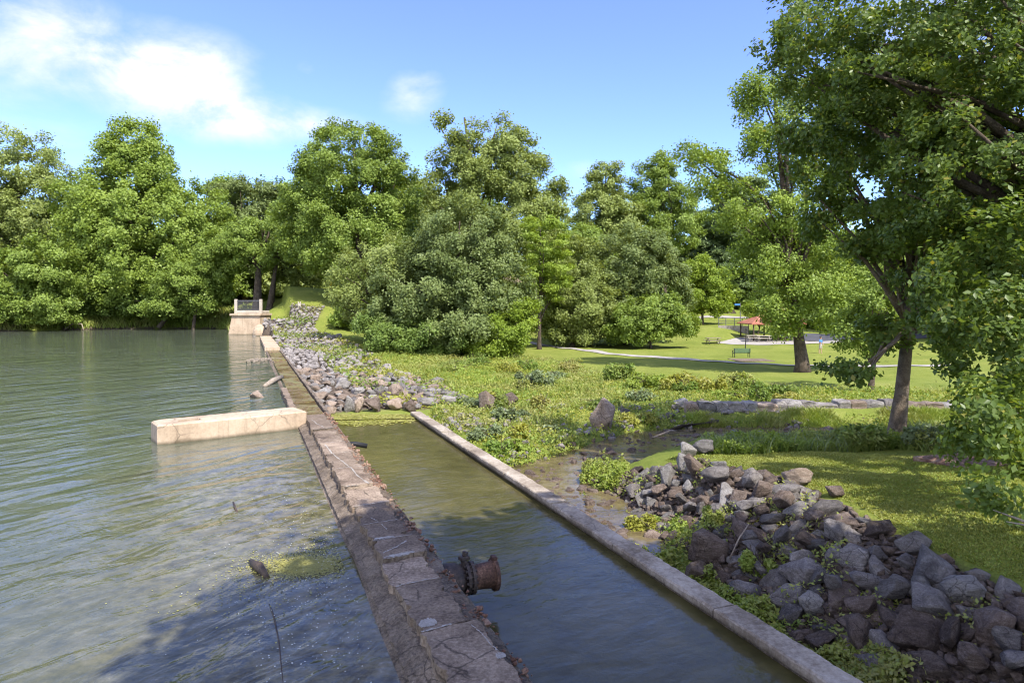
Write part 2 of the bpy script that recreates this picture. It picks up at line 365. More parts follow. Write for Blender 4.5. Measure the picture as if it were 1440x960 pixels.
# near right lawn and the rock bank
C(1000, 660, -.5); C(1060, 680, -.42); C(1230, 740, -.35); C(1300, 760, -.38); C(1440, 800, -.35); C(1130, 668, -.5); C(1150, 640, -.65); C(1350, 650, -.45); C(1300, 625, -.95); C(1150, 622, -1.15); C(1000, 628, -1.2)
C(930, 640, -1.0); C(870, 690, -1.7); C(1000, 800, -1.6); C(1100, 870, -1.55); C(1200, 905, -1.45); C(1290, 950, -1.35); C(1440, 955, -1.15); C(940, 745, -1.7); C(1420, 850, -.55); C(1330, 800, -.45)
CW(9, 5, -.5); CW(9, 0, -.5); CW(8.5, -6, -.5); CW(20, 0, -.3); CW(20, 12, -.4); CW(30, 20, -.5); CW(22, 25, -.8); CW(12, -30, -.3); CW(60, 0, 0); CW(60, -60, 1); CW(60, 40, -.6); CW(5.9, 5, -1.5); CW(7.8, 0, -1.5)
CW(-40, 140, 9.5)
for Y_ in (9, 11, 13, 15, 17, 19): CW(10.7-.39*Y_, Y_, -1.12); CW(11.6-.39*Y_, Y_, -.72)
CD(1003, 460, 98); CD(1016, 463, 97.6); CD(1030, 467, 96.8); CD(1043, 471, 95.6); CD(1056, 475, 94); CD(1030, 459, 104)
CP = np.array(cp); KC = 2.0
def kern(d): return np.sqrt(d*d+KC*KC)
D0 = np.linalg.norm(CP[:, None, :2]-CP[None, :, :2], axis=2)
A0 = np.block([[kern(D0)-np.eye(len(CP))*.25, np.ones((len(CP), 1))], [np.ones((1, len(CP))), np.zeros((1, 1))]])
W0 = np.linalg.solve(A0, np.append(CP[:, 2], 0))
def sstep(x, a, b):
    t = np.clip((x-a)/(b-a), 0, 1); return t*t*(3-2*t)
def ter(X, Y):
    X = np.atleast_1d(np.asarray(X, float)); Y = np.atleast_1d(np.asarray(Y, float))
    Z = np.full(len(X), W0[-1])
    for i in range(len(CP)): Z += W0[i]*kern(np.hypot(X-CP[i, 0], Y-CP[i, 1]))
    Z = np.clip(Z, -2.2, 14)
    r = np.hypot(X, Y); Z = Z*(1-sstep(r, 190, 260))+6*sstep(r, 190, 260)
    u = X+K*Y
    Z += .05*(np.sin(X*1.3+Y*.4)*np.sin(Y*1.1-X*.3))*sstep(r, 8, 20)
    sd = poly_sd(X, Y, LAKE)
    shore = (Y > 86) | (X < -60)
    Z = np.where((sd <= 0) & shore & (u < 6), np.clip(Z, .03+.16*np.minimum(-sd, 8), .08+.62*np.maximum(-sd, 0)), Z)
    Z = np.where(sd > 0, np.minimum(Z, -.15-.25*np.minimum(sd, 8)), Z)
    Z = np.where((u > 1.4) & (u < 3.05) & (Y < 82), np.minimum(Z, -.35), Z)
    cd = line_d(X, Y, CREEK)
    bed = -2.0+.6*np.maximum(0, cd-1.15)
    Z = np.where((cd < 3) & (u > 7.7), np.minimum(Z, bed), Z)
    ps = poly_sd(X, Y, POOL)
    Z = np.where(ps > -.25, np.minimum(Z, -1.6), Z)
    Z = np.where((ps <= -.25) & (ps > -1.2) & (u < 7.3) & (u > 2.9), np.maximum(Z, -.86), Z)
    Z = np.where((u > 7.35) & (u < 8.3) & (Y < 29) & (Y > -8), np.minimum(Z, -.95), Z)
    return Z
def ter1(x, y): return float(ter([x], [y])[0])
def hit(px, py):
    Ys = np.geomspace(4, 300, 900); Xs = (px-720)/F*Ys; Zr = H-(py-HOR)/F*Ys
    below = np.nonzero(Zr < ter(Xs, Ys))[0]
    if len(below) == 0: return Vector((Xs[-1], Ys[-1], Zr[-1]))
    i = below[0]; return Vector((Xs[i], Ys[i], ter1(Xs[i], Ys[i])))

# ground sheet: polar grid all round the viewpoint, denser ahead
th = np.concatenate([np.linspace(-56, 56, 460), np.linspace(58, 302, 62)]); th = np.radians(th)
rr = np.concatenate([[.3], np.geomspace(1.2, 420, 330), [700, 1200, 2200]])
T, RR = np.meshgrid(th, rr, indexing='ij')
gx, gy = (RR*np.sin(T)).ravel(), (RR*np.cos(T)).ravel()
gz = ter(gx, gy)
na, nr = T.shape
idx = np.arange(na*nr).reshape(na, nr); nx_ = np.roll(idx, -1, 0)
quads = np.stack([idx[:, :-1], nx_[:, :-1], nx_[:, 1:], idx[:, 1:]], -1).reshape(-1, 4)[:, ::-1]
gme = np_mesh('ground', np.stack([gx, gy, gz], 1), quads)
gu = gx+K*gy
# wear masks: bare earth and stones under the rock banks and creek, mown lawn
PILE = [PZ(880, 645, -1.0)[:2], PZ(985, 650, -.5)[:2], PZ(1080, 672, -.4)[:2], PZ(1240, 740, -.35)[:2], PZ(1300, 772, -.4)[:2], (8.2, 9.6), (9.6, 5.5), (8.0, 5.5), (6.2, 9.0), PZ(1100, 880, -1.5)[:2], PZ(985, 790, -1.6)[:2], PZ(850, 700, -1.7)[:2]]
RIP = [(3.1-K*31, 31.2), (3.1-K*50, 50), (3.1-K*75, 75), (-33.5, 88), (-33, 94), (-26, 94), (-24, 82), (-14, 66), (-9.5, 52), (-4.5, 43), (-2.5, 37), (-4, 33)]
dirt = np.maximum(sstep(poly_sd(gx, gy, PILE), -.6, .5), 0)
dirt = np.maximum(dirt, .9*sstep(poly_sd(gx, gy, RIP), -1.0, 1.0))
dirt = np.maximum(dirt, sstep(-line_d(gx, gy, CREEK), -1.25, -.8)*(gu > 7.5))
dirt = np.maximum(dirt, ((gu > 2.5) & (gu < 7.6) & (gy > 27.5) & (gy < 30.6)).astype(float))
dirt = np.maximum(dirt, ((gz < .0) & (gu < 3)).astype(float))
lawn = np.where(((gu > 12.2) & (gy < 22)) | (gy > 47), 1.0, 0.0)
att = gme.color_attributes.new('wear', 'FLOAT_COLOR', 'POINT')
att.data.foreach_set('color', np.stack([dirt, lawn, np.zeros_like(dirt), np.ones_like(dirt)], 1).astype(np.float32).ravel())
m, nt, out = new_mat('ground')
pos = wpos(nt); ca = N(nt, 'ShaderNodeVertexColor', layer_name='wear')
sp = N(nt, 'ShaderNodeSeparateColor'); L(nt, ca.outputs[0], sp.inputs[0])
a = noise_n(nt, pos, .28, 5, .6); b = noise_n(nt, pos, 2.6, 5, .7); c_ = noise_n(nt, pos, 22, 3, .7)
f = mapr(nt, math_n(nt, 'ADD', math_n(nt, 'ADD', math_n(nt, 'MULTIPLY', a, .4), math_n(nt, 'MULTIPLY', b, .3)), math_n(nt, 'MULTIPLY', c_, .3)), .32, .68)
lawn_c = ramp(nt, f, [(0, (.105, .140, .022)), (.5, (.175, .205, .038)), (.8, (.235, .245, .058)), (1, (.30, .28, .09))])
mead_c = ramp(nt, f, [(0, (.085, .120, .020)), (.5, (.17, .205, .038)), (1, (.28, .27, .09))])
dirt_c = ramp(nt, f, [(0, (.030, .024, .018)), (.5, (.085, .065, .048)), (1, (.19, .155, .12))])
gcol = mix(nt, sp.outputs[1], mead_c, lawn_c)
gcol = mix(nt, mapr(nt, math_n(nt, 'ADD', sp.outputs[0], math_n(nt, 'MULTIPLY', math_n(nt, 'SUBTRACT', b, .5), 1.1)), .3, .7), gcol, dirt_c)
nb = bump(nt, c_, .8, .05); nb = bump(nt, b, .5, .12, nb)
principled(nt, out, gcol, .95, nb, .1)
M['ground'] = m
ground = tag(link('ground', gme, m, smooth=True), 'grassy ground of the park with bare earth under the stones', 'ground', kind='structure')

# water sheets
def flat_poly(name, pts, z, mat):
    bm = bmesh.new(); bm.faces.new([bm.verts.new((p[0], p[1], z)) for p in pts])
    bmesh.ops.triangulate(bm, faces=bm.faces)
    return link(name, bm_mesh(name, bm), mat)
LK2 = [(-170, -60), (-170, 50), (-90, 92), (-76, 110), (-62, 116), (-48, 116), (-40, 107), (-37, 99), (-35.5, 93), (2.0-K*90, 93), (2.0-K*90, 90), (2.0+K*60, -60)]
tag(flat_poly('lake', LK2, 0.0, M['lake']), 'rippled green lake filling the left side of the view', 'lake', kind='structure')
tag(flat_poly('pool', [(2.8-K*29.6, 29.6), (7.3-K*29.6, 29.6), (7.3+K*8, -8), (2.8+K*8, -8)], -.9, M['pool']), 'still green pool between the dam and the low concrete wall', 'pool', kind='structure')
bm = bmesh.new(); prev = None
cr = [Vector(p+(-1.74,)) for p in CREEK+[(2.75, 15.0), (3.1, 13.9)]]
for i, p in enumerate(cr):
    t = (cr[min(i+1, len(cr)-1)]-cr[max(i-1, 0)]).normalized(); n = Vector((-t.y, t.x, 0))
    w = 1.9
    a_, b_ = bm.verts.new(p+n*w), bm.verts.new(p-n*w)
    if prev: bm.faces.new((prev[0], prev[1], b_, a_))
    prev = (a_, b_)
tag(link('creek', bm_mesh('creek', bm), M['creek']), 'shallow brown creek running over stones', 'creek', kind='structure')

# ------------------------------------------------------------------ the dam
def uY(u, Y, z): return (u-K*Y, Y, z)
def nz(x, y, s=0): return mnoise.noise(Vector((x, y, s*7.3)))
dam = empty('spillway_dam', uY(2.3, 12, 0), 0, 'long low stone and concrete spillway dam between the lake and the green pool', 'dam')
def dam_child(name, me, mat, smooth=False, parent=None):
    o = link(name, me, mat, parent or dam, smooth)
    if parent is None: o.matrix_parent_inverse = Matrix.Translation(-Vector(dam.location))
    return o
dam_inv = Matrix.Translation(-Vector(dam.location))
def crest(Y):
    if Y < 23.0: return .18
    if Y < 47: return .015
    if Y < 58: return .07
    return .10
ys = np.concatenate([np.arange(-6, 24, .06), np.arange(24, 82, .2)]); bm = bmesh.new(); prev = None
for Y in ys:
    c0 = crest(Y); rough = 1.0 if Y < 25 else .35
    e1 = (nz(Y*2.3, 0, 1)*.07+nz(Y*7, 0, 8)*.05)*rough; e2 = (nz(Y*3.1, 0, 2)*.06+nz(Y*8, 0, 9)*.05)*rough; e3 = nz(Y*1.9, 0, 3)*.07; z1 = nz(Y*4, 0, 4)*.035*rough
    wl = 1.63+nz(Y*.5, 0, 5)*.05
    prof = [(1.25, -.55), (wl-.02, -.03), (wl+.12, .045), (1.70+nz(Y*6, 1, 10)*.03, min(.08, c0)+nz(Y*9, 2, 10)*.02), (1.80+e1*.5, min(.12, c0)+z1*.9), (1.87+e1, c0-.03+z1), (1.97+e1, c0+z1*.4), (2.3, c0), (2.66+e2, c0+nz(Y*3, 9, 6)*.02), (2.84+e2, c0-.02+nz(Y*5, 4, 7)*.04*rough), (2.95+e3*.6, c0-.07), (3.0+e3*.3, c0-.35), (3.02, -1.9)]
    row = [bm.verts.new(uY(u, Y+.39*(u-2.3), z)) for u, z in prof]
    if prev:
        for k in range(len(row)-1): bm.faces.new((prev[k], prev[k+1], row[k+1], row[k]))
    prev = row
dam_child('dam_body', bm_mesh('dam_body', bm), M['dam_body'])
def ragged_slab(name, Y0, Y1, uL, uR, z0, z1, mat, rag=.05, parent=None, seed=0, step=.09):
    """one capping slab: irregular broken outline, small top undulation"""
    bm = bmesh.new(); n = max(3, int((Y1-Y0)/step)); m_ = 12; top = []
    def edge(Y, k):
        e = nz(Y*2.1, seed*3+k, 11)+.7*nz(Y*6.5, seed*3+k, 12)+.5*nz(Y*17, seed*3+k, 13)
        notch = max(0, nz(Y*3.7, seed*5+k, 14)-.22)*2.2
        return rag*(e*.8+notch*1.6)
    for i in range(n+1):
        Y = Y0+(Y1-Y0)*i/n; row = []
        l = uL+edge(Y, 0); r_ = uR-edge(Y, 1)
        for k in range(m_+1):
            u = l+(r_-l)*k/m_
            jag = (.022*nz(u*5, seed, 15)+.012*nz(u*15, seed, 17)) if i in (0, n) else 0
            row.append(bm.verts.new(uY(u, Y+.45*(u-2.3)+jag, z1+.012*nz(u*3, Y*3, 16+seed))))
        top.append(row)
    for i in range(n):
        for k in range(m_): bm.faces.new((top[i][k], top[i][k+1], top[i+1][k+1], top[i+1][k]))
    edges = [e for e in bm.edges if e.is_boundary]
    ex = bmesh.ops.extrude_edge_only(bm, edges=edges)
    for v in [g for g in ex['geom'] if isinstance(g, bmesh.types.BMVert)]: v.co.z = z0
    return dam_child(name, bm_mesh(name, bm), mat, parent=parent)
cuts = [-6, -3.5, -1.2, .8, 2.8, 5.0, 6.4, 7.85, 9.15, 10.0, 10.75, 11.6, 12.7, 13.9, 15.4, 17.0, 18.4, 20.2, 22.8]
def slab_top(i): return .30+.018*((i*7) % 4-1.5)
def top_z(u, Yl):
    for i in range(len(cuts)-1):
        if cuts[i] <= Yl <= cuts[i+1]: return slab_top(i)+.012*nz(u*3, Yl*3, 16+i)
    return .3
for i in range(len(cuts)-1):
    ragged_slab('cap_slab', cuts[i]+.020, cuts[i+1]-.020, 1.955, 2.64 if i % 3 else 2.70, .10, slab_top(i), M['slab'], .085, seed=i, step=.035)
def strip(name, pts, w, seed, lift=.005):
    """pale mortar smeared in a joint or crack; pts are (u, Y on that line), draped on the slabs"""
    bm = bmesh.new(); prev = None; dense = []
    for p, q in zip(pts[:-1], pts[1:]):
        for k in range(12): dense.append((p[0]+(q[0]-p[0])*k/12, p[1]+(q[1]-p[1])*k/12))
    dense.append(pts[-1])
    P3 = [Vector(uY(u+.012*nz(i*.7, seed, 31)+.012*nz(i*.25, seed, 36), Y+.45*(u-2.3)+.016*nz(i*.6, seed, 32)+.02*nz(i*.21, seed, 37), max(top_z(u, Y-.03), top_z(u, Y+.03))+lift)) for i, (u, Y) in enumerate(dense)]
    for i, p in enumerate(P3):
        t = (P3[min(i+1, len(P3)-1)]-P3[max(0, i-1)]).normalized(); n = Vector((-t.y, t.x, 0)); n.normalize()
        n *= w*max(.12, .75+1.3*nz(i*.55, seed, 33)+.8*nz(i*1.7, seed, 34))
        a_, b_ = bm.verts.new(p+n), bm.verts.new(p-n*.8)
        if prev: bm.faces.new((prev[0], prev[1], b_, a_))
        prev = (a_, b_)
    return dam_child(name, bm_mesh(name, bm), M['mortar'])
for i in range(1, len(cuts)-1):
    e = rng.uniform(2.3, 2.66) if i % 2 else 2.66
    strip('mortar_joint', [(1.98, cuts[i]), (2.2, cuts[i]), (e, cuts[i])], .013 if cuts[i] > 8.5 else .016, i)
strip('mortar_crack', [(2.10, 18.2), (2.16, 16.8), (2.34, 15.6), (2.40, 14.6), (2.52, 13.9)], .022, 51)
strip('mortar_crack', [(2.16, 11.95), (2.26, 11.7)], .012, 52); strip('mortar_crack', [(2.29, 11.5), (2.31, 11.2)], .010, 53)
strip('mortar_crack', [(2.03, 10.2), (2.2, 10.3), (2.5, 10.55)], .016, 54)
strip('mortar_crack', [(2.60, 7.75), (2.65, 7.5), (2.66, 7.25), (2.69, 7.1)], .010, 55)
strip('mortar_crack', [(2.1, 21.9), (2.2, 21.0), (2.35, 20.4)], .016, 56)
def patch(u0, u1, Yc, hw, seed):
    bm = bmesh.new(); prev = None
    for k in range(34):
        t = k/33; u = u0+(u1-u0)*t; env = math.sqrt(max(0, 1-(2*t-1)**4))
        up_ = hw*env*(.7+1.1*abs(nz(t*5, seed, 41))+.5*nz(t*14, seed, 42)); dn = hw*env*(.5+.9*abs(nz(t*6, seed, 43))+.4*nz(t*16, seed, 44))
        z = max(top_z(u, Yc-.05), top_z(u, Yc+.05))+.004
        row = [bm.verts.new(uY(u, Yc+.45*(u-2.3)+up_, z)), bm.verts.new(uY(u, Yc+.45*(u-2.3)-dn, z))]
        if prev: bm.faces.new((prev[0], prev[1], row[1], row[0]))
        prev = row
    dam_child('mortar_patch', bm_mesh('mortar_patch', bm), M['mortar'])
patch(2.0, 2.24, 8.03, .11, 1); patch(2.0, 2.52, 10.05, .05, 2); patch(2.0, 2.36, 10.80, .04, 3); patch(2.62, 2.74, 7.0, .07, 4)
# wet lowered crest beyond the pier
for (a_, b_) in ((23.3, 27.5), (27.6, 32.5), (32.6, 38.0), (38.1, 44.2), (44.3, 47.2)):
    ragged_slab('wet_slab', a_, b_, 1.92, 2.82, -.2, .05, M['slab_wet'], .05, seed=int(a_), step=.3)
for (a_, b_) in ((47.3, 50.4), (50.5, 54), (54.1, 58)):
    ragged_slab('wet_slab', a_, b_, 1.85, 2.78, -.2, .12+.02*(int(a_) % 3), M['slab_wet'], .04, seed=int(a_), step=.3)
ragged_slab('crest_slab', 58.1, 79, 1.62, 2.9, -.2, .36, M['concrete_tan'], .03, seed=3, step=.6)
ragged_slab('crest_kerb', 25.0, 31.5, 1.60, 1.86, -.4, .20, M['slab'], .05, seed=8, step=.25)
ragged_slab('edge_kerb', 24.0, 58.0, 2.89, 3.02, -.6, .11, M['dam_body'], .03, seed=5, step=.15)

# crumbling stone along the downstream lip: one heap of fragments nobody could count
def rock_verts(seed, sub=2, planes=11, rough=.05, hull=True):
    r = np.random.default_rng(seed); ph = r.uniform(0, 50)
    if hull:
        bm = bmesh.new(); d = r.normal(size=(planes+5, 3)); d /= np.linalg.norm(d, axis=1)[:, None]
        d *= r.uniform(.72, 1.05, len(d))[:, None]
        for p in d: bm.verts.new(p)
        res = bmesh.ops.convex_hull(bm, input=bm.verts)
        junk = [g for g in res['geom_interior'] if isinstance(g, bmesh.types.BMVert)]
        bmesh.ops.delete(bm, geom=junk, context='VERTS')
        bmesh.ops.dissolve_limit(bm, angle_limit=R(9), verts=bm.verts, edges=bm.edges)
        bmesh.ops.bevel(bm, geom=list(bm.edges), offset=.035, segments=1, affect='EDGES', profile=.6)
        bmesh.ops.triangulate(bm, faces=bm.faces)
        for _ in range(sub):
            es = [e for e in bm.edges if e.calc_length() > .16]
            if es: bmesh.ops.subdivide_edges(bm, edges=es, cuts=1); bmesh.ops.triangulate(bm, faces=bm.faces)
        D = np.array([v.co[:] for v in bm.verts]); Fc = np.array([[v.index for v in f.verts] for f in bm.faces]); bm.free()
        q = np.array([mnoise.noise(Vector(v*2.3)+Vector((ph, 0, 0)))+.6*mnoise.noise(Vector(v*6)+Vector((ph, 3, 0))) for v in D])
        return D*(1+rough*q)[:, None], Fc
    bm = bmesh.new(); bmesh.ops.create_icosphere(bm, subdivisions=sub, radius=1)
    D = np.array([v.co[:] for v in bm.verts]); Fc = np.array([[v.index for v in f.verts] for f in bm.faces]); bm.free()
    D /= np.linalg.norm(D, axis=1)[:, None]
    n = r.normal(size=(planes, 3)); n /= np.linalg.norm(n, axis=1)[:, None]
    d = r.uniform(.52, .95, planes)
    dots = D@n.T; q = np.where(dots > .05, d/np.maximum(dots, .05), 9.0).min(1)
    q = np.minimum(q, 1.12)
    q = q*(1+rough*np.array([mnoise.noise(Vector(v*2.6)+Vector((ph, 0, 0))) + .5*mnoise.noise(Vector(v*6.5)+Vector((ph, 3, 0))) for v in D]))
    return D*q[:, None], Fc
RV = [rock_verts(100+i, 1, 8+i % 6) for i in range(10)]
def rand_rot(r):
    q = r.normal(size=4); q /= np.linalg.norm(q); w, x, y, z = q
    return np.array([[1-2*(y*y+z*z), 2*(x*y-z*w), 2*(x*z+y*w)], [2*(x*y+z*w), 1-2*(x*x+z*z), 2*(y*z-x*w)], [2*(x*z-y*w), 2*(y*z+x*w), 1-2*(x*x+y*y)]])
def rock_heap(name, P, S, seed=1, flat=.75):
    r = np.random.default_rng(seed); Vs, Fs, off = [], [], 0
    for p, s in zip(P, S):
        v, f = RV[r.integers(len(RV))]
        sc_ = np.array([1, r.uniform(.65, 1), r.uniform(.5, .85)])
        vv = (v*sc_)@rand_rot(r).T*s; vv[:, 2] *= flat
        Vs.append(vv+np.asarray(p)); Fs.append(f+off); off += len(v)
    return np_mesh(name, np.concatenate(Vs), np.concatenate(Fs))
P, S = [], []
for i in range(2600):
    Y = rng.uniform(4, 24); u = rng.choice([rng.uniform(2.62, 2.97), rng.uniform(2.66, 2.97), rng.uniform(2.7, 2.97), rng.uniform(2.72, 2.97)])
    if rng.random() < .15+1.1*max(0, nz(Y*1.3, u, 51)):
        P.append(uY(u, Y+.45*(u-2.3), .165)); S.append(.018+.055*rng.random()**2)
o = dam_child('crumbled_stone', rock_heap('crumbled_stone', P, S, 3, .7), M['rubble']); o['kind'] = 'stuff'

# little drain spout on the downstream lip
d0 = Vector(PD(508, 628, 21.0)); d0.z = -.05
bm = bmesh.new(); add_tube(bm, [(2.85-K*19.5, 19.5, .02), (3.1-K*19.5, 19.6, .0), (3.42-K*19.5, 19.7, -.08)], [.07, .07, .07], 12)
dam_child('drain_spout', bm_mesh('drain_spout', bm), M['black'], True)

# rusty outlet pipe (slightly under half a metre across)
Nv = Vector((1, .39, 0)).normalized(); Dv = Vector((-.39, 1, 0)).normalized()
pc = Vector((-.74, 10.9, -.37)); rz = math.atan2(.39, 1)
M['rust'] = mat_mottled('rust_dark', [(0, (.022, .014, .011)), (.4, (.062, .034, .024)), (.7, (.125, .068, .046)), (1, (.25, .15, .10))], 5, 30, .8, .7, .008, .3)
pipe = empty('outlet_pipe', pc, rz, 'short rusty cast iron outlet pipe sticking out of the dam over the pool', 'pipe')
def pipe_lathe(prof, n=36):
    bm = bmesh.new(); rings = []
    for x, r_ in prof: rings.append([bm.verts.new((x, r_*math.cos(2*math.pi*k/n), r_*math.sin(2*math.pi*k/n))) for k in range(n)])
    for i in range(len(rings)-1):
        for k in range(n): bm.faces.new((rings[i][k], rings[i][(k+1) % n], rings[i+1][(k+1) % n], rings[i+1][k]))
    return bm
bm = pipe_lathe([(-.75, .19), (.12, .19), (.14, .215), (.30, .22), (.46, .232), (.49, .245), (.49, .285), (.555, .285), (.555, .225), (.45, .2), (-.3, .18)])
barrel = link('barrel', bm_mesh('barrel', bm), M['rust'], pipe)
bm = pipe_lathe([(-.02, .19), (-.02, .285), (.03, .285), (.03, .245), (.07, .245), (.07, .285), (.12, .285), (.12, .19)])
flange = link('flange', bm_mesh('flange', bm), M['iron'], pipe)
for k in range(16):
    a_ = 2*math.pi*k/16; y, z = .262*math.cos(a_), .262*math.sin(a_)
    bm = bmesh.new(); add_cyl(bm, (-.05, y, z), (.15, y, z), .014, n=8); add_cyl(bm, (-.055, y, z), (-.02, y, z), .024, n=6); add_cyl(bm, (.12, y, z), (.145, y, z), .024, n=6)
    link('bolt', bm_mesh('bolt', bm), M['iron'], flange)
bm = pipe_lathe([(-.62, .2), (-.5, .25), (-.34, .3), (-.2, .3), (-.1, .25), (-.02, .2)])
valve = link('valve_body', bm_mesh('valve_body', bm), M['iron'], pipe)
bm = bmesh.new(); add_cyl(bm, (-.03, 0, .2), (-.03, 0, .34), .07, .055); add_box(bm, (-.03, 0, .37), (.17, .13, .07), .3, bevel=.015); add_box(bm, (.0, .02, .43), (.11, .08, .06), .9, bevel=.01); add_cyl(bm, (-.03, 0, .42), (-.03, 0, .49), .03)
link('valve_cap', bm_mesh('valve_cap', bm), M['iron'], valve)
bm = bmesh.new(); add_box(bm, (.52, 0, .30), (.09, .16, .06), 0, bevel=.015); add_box(bm, (.55, .11, .25), (.06, .1, .07), .2, bevel=.012)
link('hinge_lug', bm_mesh('hinge_lug', bm), M['rust'], barrel)
pipe.scale = (.92, .90, .90)

# ------------------------------------------------------------------ low pool wall
pw = empty('pool_wall', uY(7.45, 18, -.9), 0, 'low concrete wall with pale coping along the far side of the pool', 'wall')
def pw_child(name, me, mat):
    o = link(name, me, mat, pw); o.matrix_parent_inverse = Matrix.Translation(-Vector(pw.location)); return o
bm = bmesh.new(); prev = None
for Y in np.arange(-7, 30.2, .35):
    prof = [(7.30, -1.9), (7.30+.01*nz(Y*2, 1, 61), -.80), (7.72, -.80), (7.72, -1.9)]
    row = [bm.verts.new(uY(u, Y, z)) for u, z in prof]
    if prev:
        for k in range(3): bm.faces.new((prev[k], prev[k+1], row[k+1], row[k]))
    else: bm.faces.new(row)
    prev = row
bm.faces.new(prev); pw_child('wall_body', bm_mesh('wall_body', bm), M['dam_body'])
yc = [-7, -3, 1, 4.4, 7.6, 10.6, 13.5, 16.2, 19.2, 22.3, 25.2, 27.9, 30.0]
for i in range(len(yc)-1):
    bm = bmesh.new(); prev = None; y0, y1 = yc[i]+.02, yc[i+1]-.02; nseg = 40
    dz = .012*((i*5) % 3-1)
    for j in range(nseg+1):
        Y = y0+(y1-y0)*j/nseg; ch = .022+.05*max(0, nz(Y*5, i, 62)-.1)
        l = 7.22+.014*nz(Y*3, i, 63)+.014*nz(Y*9, i, 65); r_ = 7.68+.02*nz(Y*3, i, 64)+.02*nz(Y*9, i, 66)
        prof = [(l, -.815), (l, -.70-ch+dz), (l+ch, -.70+dz), (r_-ch, -.695+dz), (r_, -.70-ch+dz), (r_, -.815)]
        row = [bm.verts.new(uY(u, Y+.3*(u-7.4), z)) for u, z in prof]
        if prev:
            for k in range(5): bm.faces.new((prev[k], prev[k+1], row[k+1], row[k]))
        else: bm.faces.new(row)
        prev = row
    bm.faces.new(prev); pw_child('coping_stone', bm_mesh('coping_stone', bm), M['coping'])

# ------------------------------------------------------------------ pier in the lake
A = Vector(PZ(222, 626, 0)); B = Vector(PZ(431, 602, 0)); ax = (B-A); plen = ax.length; ax.normalize(); pn = Vector((-ax.y, ax.x, 0))
pier = empty('concrete_pier', A, math.atan2(ax.y, ax.x), 'tan concrete pier with a slot in its top jutting from the dam into the lake', 'pier')
bm = bmesh.new(); wd, ht = 1.15, .56
out2 = [(0, .12), (.28, 0), (plen, 0), (plen, wd), (.25, wd), (0, wd-.2)]
def ring(z, ins=0): return [bm.verts.new((x+(ins if x < .1 else (-ins if x > 1 else 0)), y+(ins if y < .5 else -ins), z)) for x, y in out2]
slot = [(.62, .34), (1.24, .34), (1.24, .62), (.62, .62)]
lo, mid, top = ring(-1.5), ring(ht-.04), ring(ht, .04)
for a_, b_ in ((lo, mid), (mid, top)):
    for k in range(6): bm.faces.new((a_[k], a_[(k+1) % 6], b_[(k+1) % 6], b_[k]))
sv = [bm.verts.new((x, y, ht)) for x, y in slot]; sb = [bm.verts.new((x, y, ht-.35)) for x, y in slot]
# top face around the slot
t0, t1, t2, t3, t4, t5 = top
bm.faces.new((t1, t2, sv[1], sv[0])); bm.faces.new((t2, t3, sv[2], sv[1])); bm.faces.new((t3, t4, sv[3], sv[2])); bm.faces.new((t4, t5, t0, t1, sv[0], sv[3]))
for k in range(4): bm.faces.new((sv[k], sv[(k+1) % 4], sb[(k+1) % 4], sb[k]))
bm.faces.new(sb)
link('pier_block', bm_mesh('pier_block', bm), M['concrete_tan'], pier)
box_obj('pier_footing', M['slab_wet'], pier, [((plen/2+.3, wd/2, -.62), (plen-.1, wd+.7, 1.1), 0)])

# ------------------------------------------------------------------ lookout platform at the end of the dam
pl = empty('lookout_platform', (-35.6, 91, 0), R(-4), 'tan concrete lookout platform with dark railing at the far end of the dam', 'platform')
bm = bmesh.new()
b4 = [(-2.35, -.25), (2.15, -.25), (2.05, 3.4), (-2.2, 3.4)]; t4_ = [(-1.85, 0.1), (2.02, 0.1), (2.0, 3.4), (-1.85, 3.4)]
lo = [bm.verts.new((x, y, -1)) for x, y in b4]; hi = [bm.verts.new((x, y, 2.45)) for x, y in t4_]
for k in range(4): bm.faces.new((lo[k], lo[(k+1) % 4], hi[(k+1) % 4], hi[k]))
bm.faces.new(hi); link('base', bm_mesh('base', bm), M['concrete_tan'], pl)
box_obj('deck_slab', M['concrete_tan'], pl, [((.05, 1.72, 2.63), (4.25, 3.7, .30), 0)], .04)
box_obj('plinth', M['concrete_pale'], pl, [((.05, 2.1, 2.97), (3.7, 2.6, .38), 0)], .06)
for s in (-1.7, 1.75): box_obj('post', M['concrete_pale'], pl, [((s, .95, 3.7), (.34, .34, 2.0), 0)], .04)
bx = [((.02, .95, 4.52), (3.1, .07, .09), 0), ((.02, .95, 3.3), (3.1, .06, .07), 0)]
rail_ = link('railing', (lambda: (lambda bm: ([add_box(bm, *b) for b in bx], bm_mesh('railing', bm))[1])(bmesh.new()))(), M['rail'], pl)
bm = bmesh.new()
for k in range(22): add_box(bm, (-1.46+k*.141, .95, 3.9), (.03, .03, 1.2))
link('pickets', bm_mesh('pickets', bm), M['rail'], rail_)
bt = empty('rounded_buttress', (-32.9, 88.3, 0), R(20), 'rounded tan concrete buttress stepping down in front of the lookout platform', 'buttress')
bm = bmesh.new(); rows = []
for z, k in ((-1, .95), (.3, .92), (.62, .84), (.95, .64), (1.05, .4)):
    rows.append([bm.verts.new((.95*k*math.cos(t)+.25, (1.0*k*math.sin(t) if math.sin(t) < 0 else 2.6*math.sin(t)), z+(.35*max(0, math.sin(t)) if z > .2 else 0))) for t in np.linspace(0, 2*math.pi, 24, endpoint=False)])
for a_, b_ in zip(rows[:-1], rows[1:]):
    for k in range(24): bm.faces.new((a_[k], a_[(k+1) % 24], b_[(k+1) % 24], b_[k]))
bm.faces.new(rows[-1]); link('buttress_block', bm_mesh('buttress_block', bm), M['concrete_tan'], bt)

